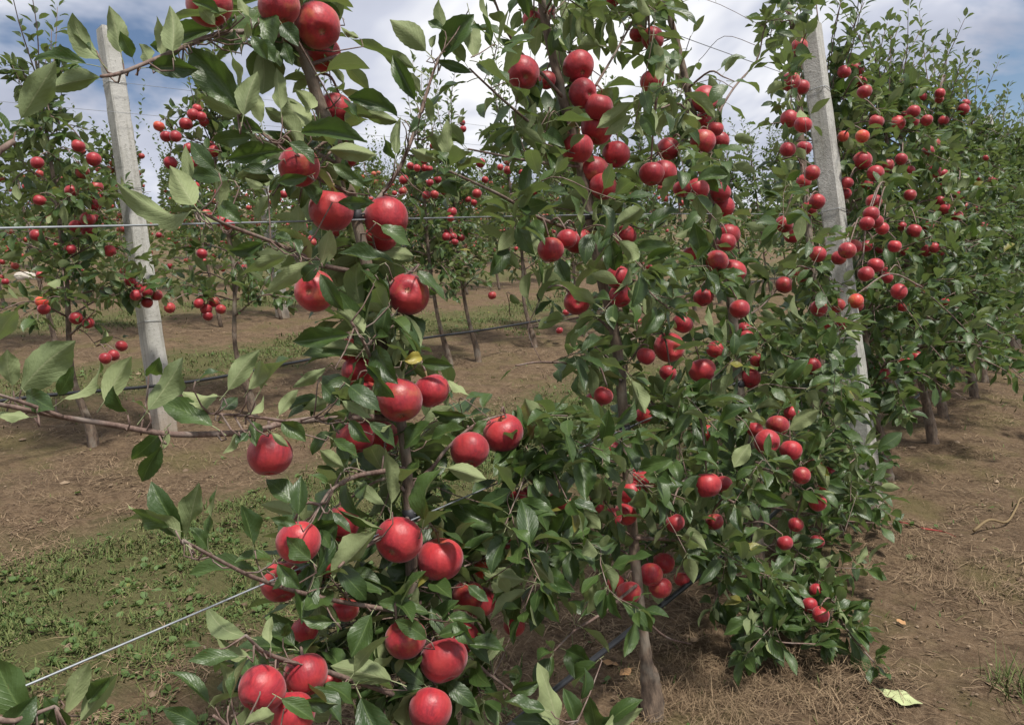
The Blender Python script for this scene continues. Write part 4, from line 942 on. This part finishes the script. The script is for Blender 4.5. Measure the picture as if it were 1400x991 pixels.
batch(T2, [(753,342,17),(789,331,18),(855,323,13),(775,327,11),(845,380,18),(848,405,16),(789,413,18,(.0,.2)),(797,325,10)], 'apple in the loose ring round the grafted-tree trunk just below the level wire', 'apples of the grafted tree below the level wire', (-.04, .07))
batch(T2, [(915,475,21,(.3,.2)),(883,487,12),(960,507,19),(913,510,10),(933,443,13),(813,548,12),(825,541,8)], 'apple in the cluster round the big one with a hollow calyx', 'apples in the cluster right of the grafted trunk', (.02, .12))
batch(T2, [(863,650,10),(882,656,14),(863,674,18),(887,661,13),(855,703,16),(837,707,8),(880,568,11),(837,615,6),(765,685,14),(727,678,11),(707,683,8),(813,690,11),(718,760,9),(663,777,8,'orange'),(688,738,10),(703,855,8)], 'shaded apple deep in the leafy skirt of the grafted tree', 'apples in the skirt of the grafted tree', (-.05, .04), rmin=.024)
batch(T2, [(967,663,19),(989,662,12)], 'bright apple with a leaf shadowed front, tip of the right-hand lower branch', 'apples on the right-hand lower branch', (.12, .16))
batch(T2, [(890,785,15),(907,770,13),(903,803,15),(860,810,16),(842,797,10),(932,792,9)], 'dark apple in the low bunch round the bare lower stem above the hose', 'apples low on the grafted stem', (-.06, .0))
batch(T3, [(893,53,16,(.5,.0)),(872,47,10),(892,112,17),(964,136,19,(.55,.3)),(963,166,13),(978,177,11)], 'red apple high on the tree with the pale skyward twig', 'apples in the top of the skyward-twig tree', (.0, .1))
batch(T3, [(961,194,17),(983,193,13),(914,204,16),(907,237,18),(891,238,14),(952,260,17),(932,259,12),(984,264,15),(988,284,16),(995,321,17)], 'deep red apple packed about the trunk above the level wire, skyward-twig tree', 'apples above the level wire on the skyward-twig tree', (.0, .12), rmin=.033)
batch(T3, [(980,358,16),(1003,371,17),(993,332,13),(945,347,11),(962,407,14),(1011,423,14),(1018,450,10),(1020,461,9),(978,478,12),(1034,492,10),(1026,517,14),(967,592,8),(923,715,7),(977,713,10)], 'red apple beside the dark stem under the level wire, skyward-twig tree', 'apples below the level wire on the skyward-twig tree', (.0, .14))
batch(T3, [(1063,582,14),(1049,604,15,(.4,.35)),(1081,616,15),(1032,587,11)], 'red apple in the tight bunch of four at the outer edge of the leaf mass', 'bunch of four apples', (.14, .22), rmin=.034)
batch(T3, [(1096,650,12,(.1,.75)),(1113,637,11),(1132,646,10),(1118,687,12),(1128,667,10),(1088,717,7),(1073,742,8),(1117,740,8),(1117,808,10),(1107,827,10),(1122,840,9),(1082,565,7)], 'apple low in the outer leaves above the straw-covered soil', 'apples low in the outer leaves', (.1, .2), rmin=.028)
A4 = [(1093,64,11),(1081,112,13,(-.1,.0)),(1096,120,11),(1079,163,12),(1098,171,12),(1077,205,9),(1099,203,9),(1110,237,10),(1099,249,9),(1106,286,11),(1117,276,10),(1072,307,7),(1083,323,8),(1095,375,11),(1072,390,9),(1119,422,10),(1131,443,8),(1110,500,11),(1118,348,7),(1145,418,7),(1150,443,6)]
batch(T4, [q for q in A4 if q[1] < 295], 'red apple on the narrow tree at the speckled post, above the level wire', 'upper apples on the narrow tree at the post', (.0, .14))
batch(T4, [q for q in A4 if q[1] >= 295], 'red apple on the narrow tree at the speckled post, below the level wire', 'lower apples on the narrow tree at the post', (.0, .14))
RA = [(1154,99,9),(1170,96,11),(1182,126,10),(1177,113,7),(1198,167,10),(1197,159,9),(1179,187,7,'orange'),(1153,187,6,'orange'),(1227,169,11,(.2,.5)),(1237,160,8),(1249,153,9),(1247,166,9),(1260,133,7),(1285,128,7),(1284,136,6),(1317,150,8),(1320,142,6),(1267,165,8),(1290,165,7),(1274,180,6),(1277,197,8),(1269,207,8),(1256,202,5),(1283,187,4),
 (1179,220,13),(1197,237,11),(1198,222,7),(1212,227,10),(1232,218,8),(1244,233,6),(1278,235,9),(1289,238,7),(1287,254,6),(1158,250,8),(1185,252,8),(1155,265,9),(1244,267,7),(1195,276,11),(1191,293,11),(1205,267,6),(1285,275,7),(1272,288,7),(1292,286,8),(1319,284,7),(1308,296,8),(1320,295,6),(1323,255,6),(1339,245,5),(1357,247,6),(1312,268,7),(1332,286,5),(1348,216,4),
 (1250,316,10),(1266,309,10),(1233,310,5),(1185,306,7),(1198,303,7),(1343,312,8),(1206,313,7),(1158,343,12),(1147,353,7),(1168,337,7),(1184,337,8),(1197,363,11),(1184,375,11),(1202,342,6),(1209,371,5),(1213,380,5),(1223,337,9),(1237,344,6),(1267,343,8),(1277,339,7),(1287,347,4),(1345,338,6),
 (1229,399,11),(1254,397,11,'orange'),(1170,412,8,'orange'),(1172,418,7),(1235,419,8),(1327,373,7),(1329,402,6),(1345,358,5),(1362,355,4),(1308,360,4),(1292,413,6),(1395,383,4),(1323,452,4),(1253,489,9),(1236,496,8),(1210,511,8),(1197,503,6),(1398,435,5)]
ordn = ['first', 'second', 'third', 'fourth', 'fifth', 'sixth', 'seventh', 'eighth', 'ninth', 'tenth']
for q in RA:
    T = near_tree(FRONT[5:], P(q[0], q[1], 0.1, 1)); k = FRONT.index(T) - 5; orr = len(q) > 3 and q[3] == 'orange'
    batch(T, [q], '%s apple on the %s tree beyond the speckled concrete post, %s the level wire' % ('orange-flushed' if orr else 'small red' if q[2] < 7 else 'red', ordn[k], 'above' if q[1] < 290 else 'below'), 'apples on the %s tree beyond the post' % ordn[k], (.07, .28) if q[2] >= 7 else (-.05, .2), parts=q[2] >= 7, row=1, rmin=.027 if q[2] >= 7 else .024, rmax=.040)
batch(BACK[:2], [(107,200,9),(128,218,10),(51,223,8),(113,236,9),(98,262,9),(131,257,10),(132,271,9),(130,281,8),(54,274,8),(120,300,10),(128,300,8),(104,310,9),(122,316,10),(50,322,9),(96,341,7),(150,343,5)], 'bright red apple stacked up the second-row tree left beside the pale leaning post', 'apples up the tree beside the pale post', (.1, .32), True, 2)
batch(BACK[:3], [(178,385,6),(200,399,9),(186,404,7),(214,404,8),(201,414,6),(188,393,5),(232,421,7)], 'bright red apple in the bunch crossing the pale leaning post', 'bunch of apples at the pale post', (.2, .3), True, 2)
batch(BACK[:3], [(104,435,9),(121,442,7),(60,423,6),(57,413,4,'orange'),(166,473,8),(155,486,5),(144,490,5)], 'low red apple of the second row near the sagging hose', 'low apples left of the pale post', (.1, .3), True, 2)
batch(BACK[2], [(272,415,7),(293,413,8),(282,423,8),(302,423,6),(284,432,7)], 'red apple in the tight low bunch over the bare second-row stem', 'low bunch over the bare stem', (.1, .2), True, 2)
batch(BACK[2:4], [(264,157,8),(270,149,6),(254,170,9),(275,160,7),(279,167,6),(227,187,8),(240,187,8),(233,223,9),(264,222,7),(293,207,8),(288,200,6),(266,255,6),(300,264,5),(258,203,6),(217,173,4,'orange'),(302,302,9),(281,294,9),(313,307,8),(276,347,7)], 'red apple scattered in the second-row crown right of the pale post', 'apples right of the pale post', (.05, .3), True, 2)
MB = [(480,244,5),(388,266,3),(633,177,5),(632,168,4),(592,200,4),(580,220,5),(552,246,7),(551,262,6),(561,227,5),(570,230,5),(580,230,5),(587,231,3),(588,250,5),(598,246,6),(583,267,6),(594,266,6),(605,263,5),(657,223,7),(684,229,4),(693,222,4),(694,233,6),(663,246,5),(652,265,7),(640,273,4),(648,277,4),(688,282,6),(618,290,7),(616,299,5),(613,318,7),(619,324,6),(630,325,6),(610,324,6),(435,315,5),(427,327,6),(415,310,4),(460,318,4),(673,404,6),(622,331,5),(427,332,5),
 (713,236,4),(731,263,4),(868,263,4),(904,257,5),(909,272,5),(932,278,4),(855,302,5),(782,277,6),(878,363,5),(888,366,5),(920,383,4),(927,380,3),(937,347,4),(765,452,5),(774,427,5),(873,440,5)]
batch(BACK[3:], MB, 'small red apple of the second row seen between the nearer trees', 'small second-row apples between the trees', (.0, .3), False, 2, rmin=.028, rmax=.040)
for T in FRONT:
    near = T in FRONT[:5]
    T.finish(CLEAR1, 300, hi=T in FRONT[:4])
CLEAR2 = [(0, 0, 260, 60, .15), (150, 60, 210, 250, .75), (60, 420, 560, 600, .6), (0, 470, 400, 640, .9), (205, 430, 240, 600, .9)]
for T in BACK: T.finish(CLEAR2, 300 if T.org.y < 7.5 else 0, hi=False)

# ------------------------------------------------------------------ rows behind: whole trees copied
rf = random.Random(91)
protos = []
for k in range(4):
    lv = []
    for i in range(1150):
        z = 0.50 + 1.8*rf.random()**0.9; rad = (0.46 - 0.16*(z-0.55))*math.sqrt(rf.random()); a = rf.uniform(0, 6.28)
        p = Vector((math.cos(a)*rad, math.sin(a)*rad, z)); d = (Vector((math.cos(a), math.sin(a), rf.uniform(-.3, .8))) + rvec(rf)*.6).normalized()
        if mnoise.noise(p*4.5 + Vector((k*7, 0, 0))) < -0.08: continue
        lv.append(Leaf(p, d, ZUP + rvec(rf)*.7, rf.uniform(.06, .10), 1.15))
    for s_ in range(7):
        x, y = rf.uniform(-.25, .25), rf.uniform(-.2, .2); tz = rf.uniform(2.4, 2.8)
        for i in range(16):
            f = i/15; a = i*2.4; lv.append(Leaf(Vector((x*(1+f), y*(1+f), 2.0 + (tz-2.0)*f)), Vector((math.cos(a), math.sin(a), .9)).normalized(), ZUP, .075*(1-.4*f), 1))
    tmp = empty('apple_tree', (0, 0, 0)); cr = joined_leaves('crown', lv, Vector((0, 0, 0)), LOW, 'leaf', tmp, rf, None)
    tr = tube('trunk', [(0, 0.12, -.05), (0.0, .08, .4), (.01, .02, 1.0), (0, 0, 1.6), (0, -.03, 2.2)], .03, .006, 'bark', tmp, None, 7, 3)
    # shoots and side branches of the crown
    V, F = [], []
    for i in range(18):
        z = .6 + 1.5*i/18; a = i*2.4; p = Vector((0, .03, z)); q = p + Vector((math.cos(a), math.sin(a), .35))*(.46 - .18*(z-.6)); v, f = tube_data([p, p.lerp(q, .5) + Vector((0, 0, .04)), q], [.006, .004, .002], 5); o = len(V); V += v; F += [tuple(t_+o for t_ in ff) for ff in f]
    bw = link('branches', faces_mesh('branches', V, F), 'twig_bark', tmp); bw['kind'] = 'stuff'
    fv, ff_, fr = [], [], []
    for i in range(26):
        z = rf.uniform(.7, 2.1); a = rf.uniform(0, 6.28); rad = rf.uniform(.25, .52) - .15*(z-.7); rr_ = rf.uniform(.032, .042)
        v, f = apple_shape(10, 7, rf); fv.append(v*rr_ + np.array([math.cos(a)*rad, math.sin(a)*rad, z])); ff_.append(f + i*len(v))
    ap = link('fruit', np_mesh('fruit', np.vstack(fv), np.vstack(ff_)), 'apple_skin', tmp); ap['kind'] = 'stuff'
    protos.append((tmp, cr, tr, bw, ap))
yel_fruit = protos[0][4].data.copy(); yel_fruit.materials.clear(); yel_fruit.materials.append(MAT['yellow_apple_skin'])
used = set()
row_lab = {3: 'apple tree in the third row behind the green grass alley', 4: 'apple tree in the fourth row beyond the third', 5: 'distant apple tree in the fifth row of the orchard', 6: 'far apple tree in the sixth row near the skyline', 7: 'far apple tree in the last visible row'}
for row in (3, 4, 5, 6):
    y = ROWX[row]*-0.25; i = 0
    ymax = -ROWX[row]*(1.9 if row < 5 else 1.5)
    while y < ymax:
        k = rf.randrange(4); srcs = protos[k]
        s_ = rf.uniform(.76, .94); loc = Vector((ROWX[row] + rf.uniform(-.1, .1), y, 0))
        if k not in used: r_ = srcs[0]; used.add(k)
        else:
            r_ = srcs[0].copy(); col.objects.link(r_)
            for ch in srcs[1:]:
                c = ch.copy(); col.objects.link(c); c.parent = r_
                if row == 3 and y < 4.4 and ch is srcs[4]: c.data = yel_fruit
        r_.matrix_basis = Matrix.Translation(loc) @ TILT.inverted() @ Matrix.Rotation(rf.uniform(-.5, .5), 4, 'Z') @ Matrix.Diagonal((s_, s_, s_, 1))
        tagp(r_, row_lab[row], 'apple tree', 'apple trees of row %s' % {3: 'three', 4: 'four', 5: 'five', 6: 'six', 7: 'seven'}[row])
        y += rf.uniform(.7, .95)*(1 if row < 5 else 1.3); i += 1

# ------------------------------------------------------------------ odds and ends on the ground
def litter_leaf(px, py, ln, mat, label, tx):
    p = G(px, py); p.z = hfun(p.x, p.y) + 0.010
    v, f, uv = leaf_shape(4, 12, math.radians(rf.uniform(3, 9)), rf.uniform(-0.2, 0.2), 0.5, 0.1, rf, 0.03); me = np_mesh('fallen_leaf', v, f, uv); me.materials.clear(); me.materials.append(MAT[mat])
    o = bpy.data.objects.new('fallen_leaf', me); col.objects.link(o)
    q = G(px+tx[0], py+tx[1]); d = (q-G(px, py)).normalized()
    o.matrix_basis = leaf_matrix(Leaf(p, d, Z0 + rvec(rf)*.12, ln, 1.2), Vector((0, 0, 0)))
    tagp(o, label, 'leaf')
simple('dry_leaf', (0.36, 0.20, 0.09), .8, 0, .4, 60); simple('pale_leaf', (0.36, 0.40, 0.20), .7, 0, .25, 60)
litter_leaf(1200, 965, .10, 'pale_leaf', 'pale yellow-green fallen leaf lying on straw under the outer branches', (40, 14))
litter_leaf(1062, 975, .04, 'dry_leaf', 'small orange-brown dry leaf on the straw below the leaf skirt', (10, 8))
litter_leaf(862, 930, .045, 'dry_leaf', 'brown dry leaf on the soil left of the swollen graft', (-10, 6))
litter_leaf(822, 912, .05, 'dry_leaf', 'tan dry leaf on the soil just under the low hose', (12, 3))
litter_leaf(1225, 855, .035, 'dry_leaf', 'tiny orange leaf on the bare soil beside the outer branches', (8, 5))
# red baling ribbon beside the post
p = [G(x, y) for x, y in ((1225, 713), (1245, 720), (1262, 726), (1290, 734), (1305, 740))]
for q in p: q.z = hfun(q.x, q.y) + .008
V = []; 
for i, q in enumerate(p):
    V += [q + Vector((.016, -.006, .006*(i % 2)))*(1 - .2*i), q + Vector((-.016, .006, .004))*(1 - .2*i)]
me = faces_mesh('ribbon', V, [(2*i, 2*i+1, 2*i+3, 2*i+2) for i in range(len(p)-1)])
o = link('ribbon', me, 'ribbon'); tagp(o, 'faded red strip of ribbon lying on the soil near the speckled post', 'ribbon')
md = o.modifiers.new('thick', 'SOLIDIFY'); md.thickness = .003
# dead vine stalk
p = [G(x, y) for x, y in ((1330, 735), (1350, 728), (1375, 722), (1388, 708), (1395, 690), (1415, 680))]
for i, q in enumerate(p): q.z = hfun(q.x, q.y) + (.012, .03, .02, .03, .04, .012)[i]
o = tube('dry_stalk', p, .006, .003, 'straw_stalk' if 'straw_stalk' in MAT else 'stem', None, None, 6, 4); tagp(o, 'dry tan plant stalk lying bent on the bare soil', 'stalk')
# pale stone by the third row
ps = G(38, 381)
v, f = apple_shape(14, 10, rf); v = v*np.array([.22, .12, .10]); v += np.array([[.02*mnoise.noise(Vector(q)*9) for _ in range(3)] for q in v])
o = link('stone', np_mesh('stone', v, f, smooth=False), 'stone'); o.location = (ps.x, ps.y, .03); o.rotation_euler = (.1, .1, .9); tagp(o, 'pale flat stone lying at the foot of the third row', 'stone')

# ------------------------------------------------------------------ tilt the hillside
for o in list(col.objects):
    if o.parent is None and o.type in ('MESH', 'EMPTY'): o.matrix_basis = TILT @ o.matrix_basis
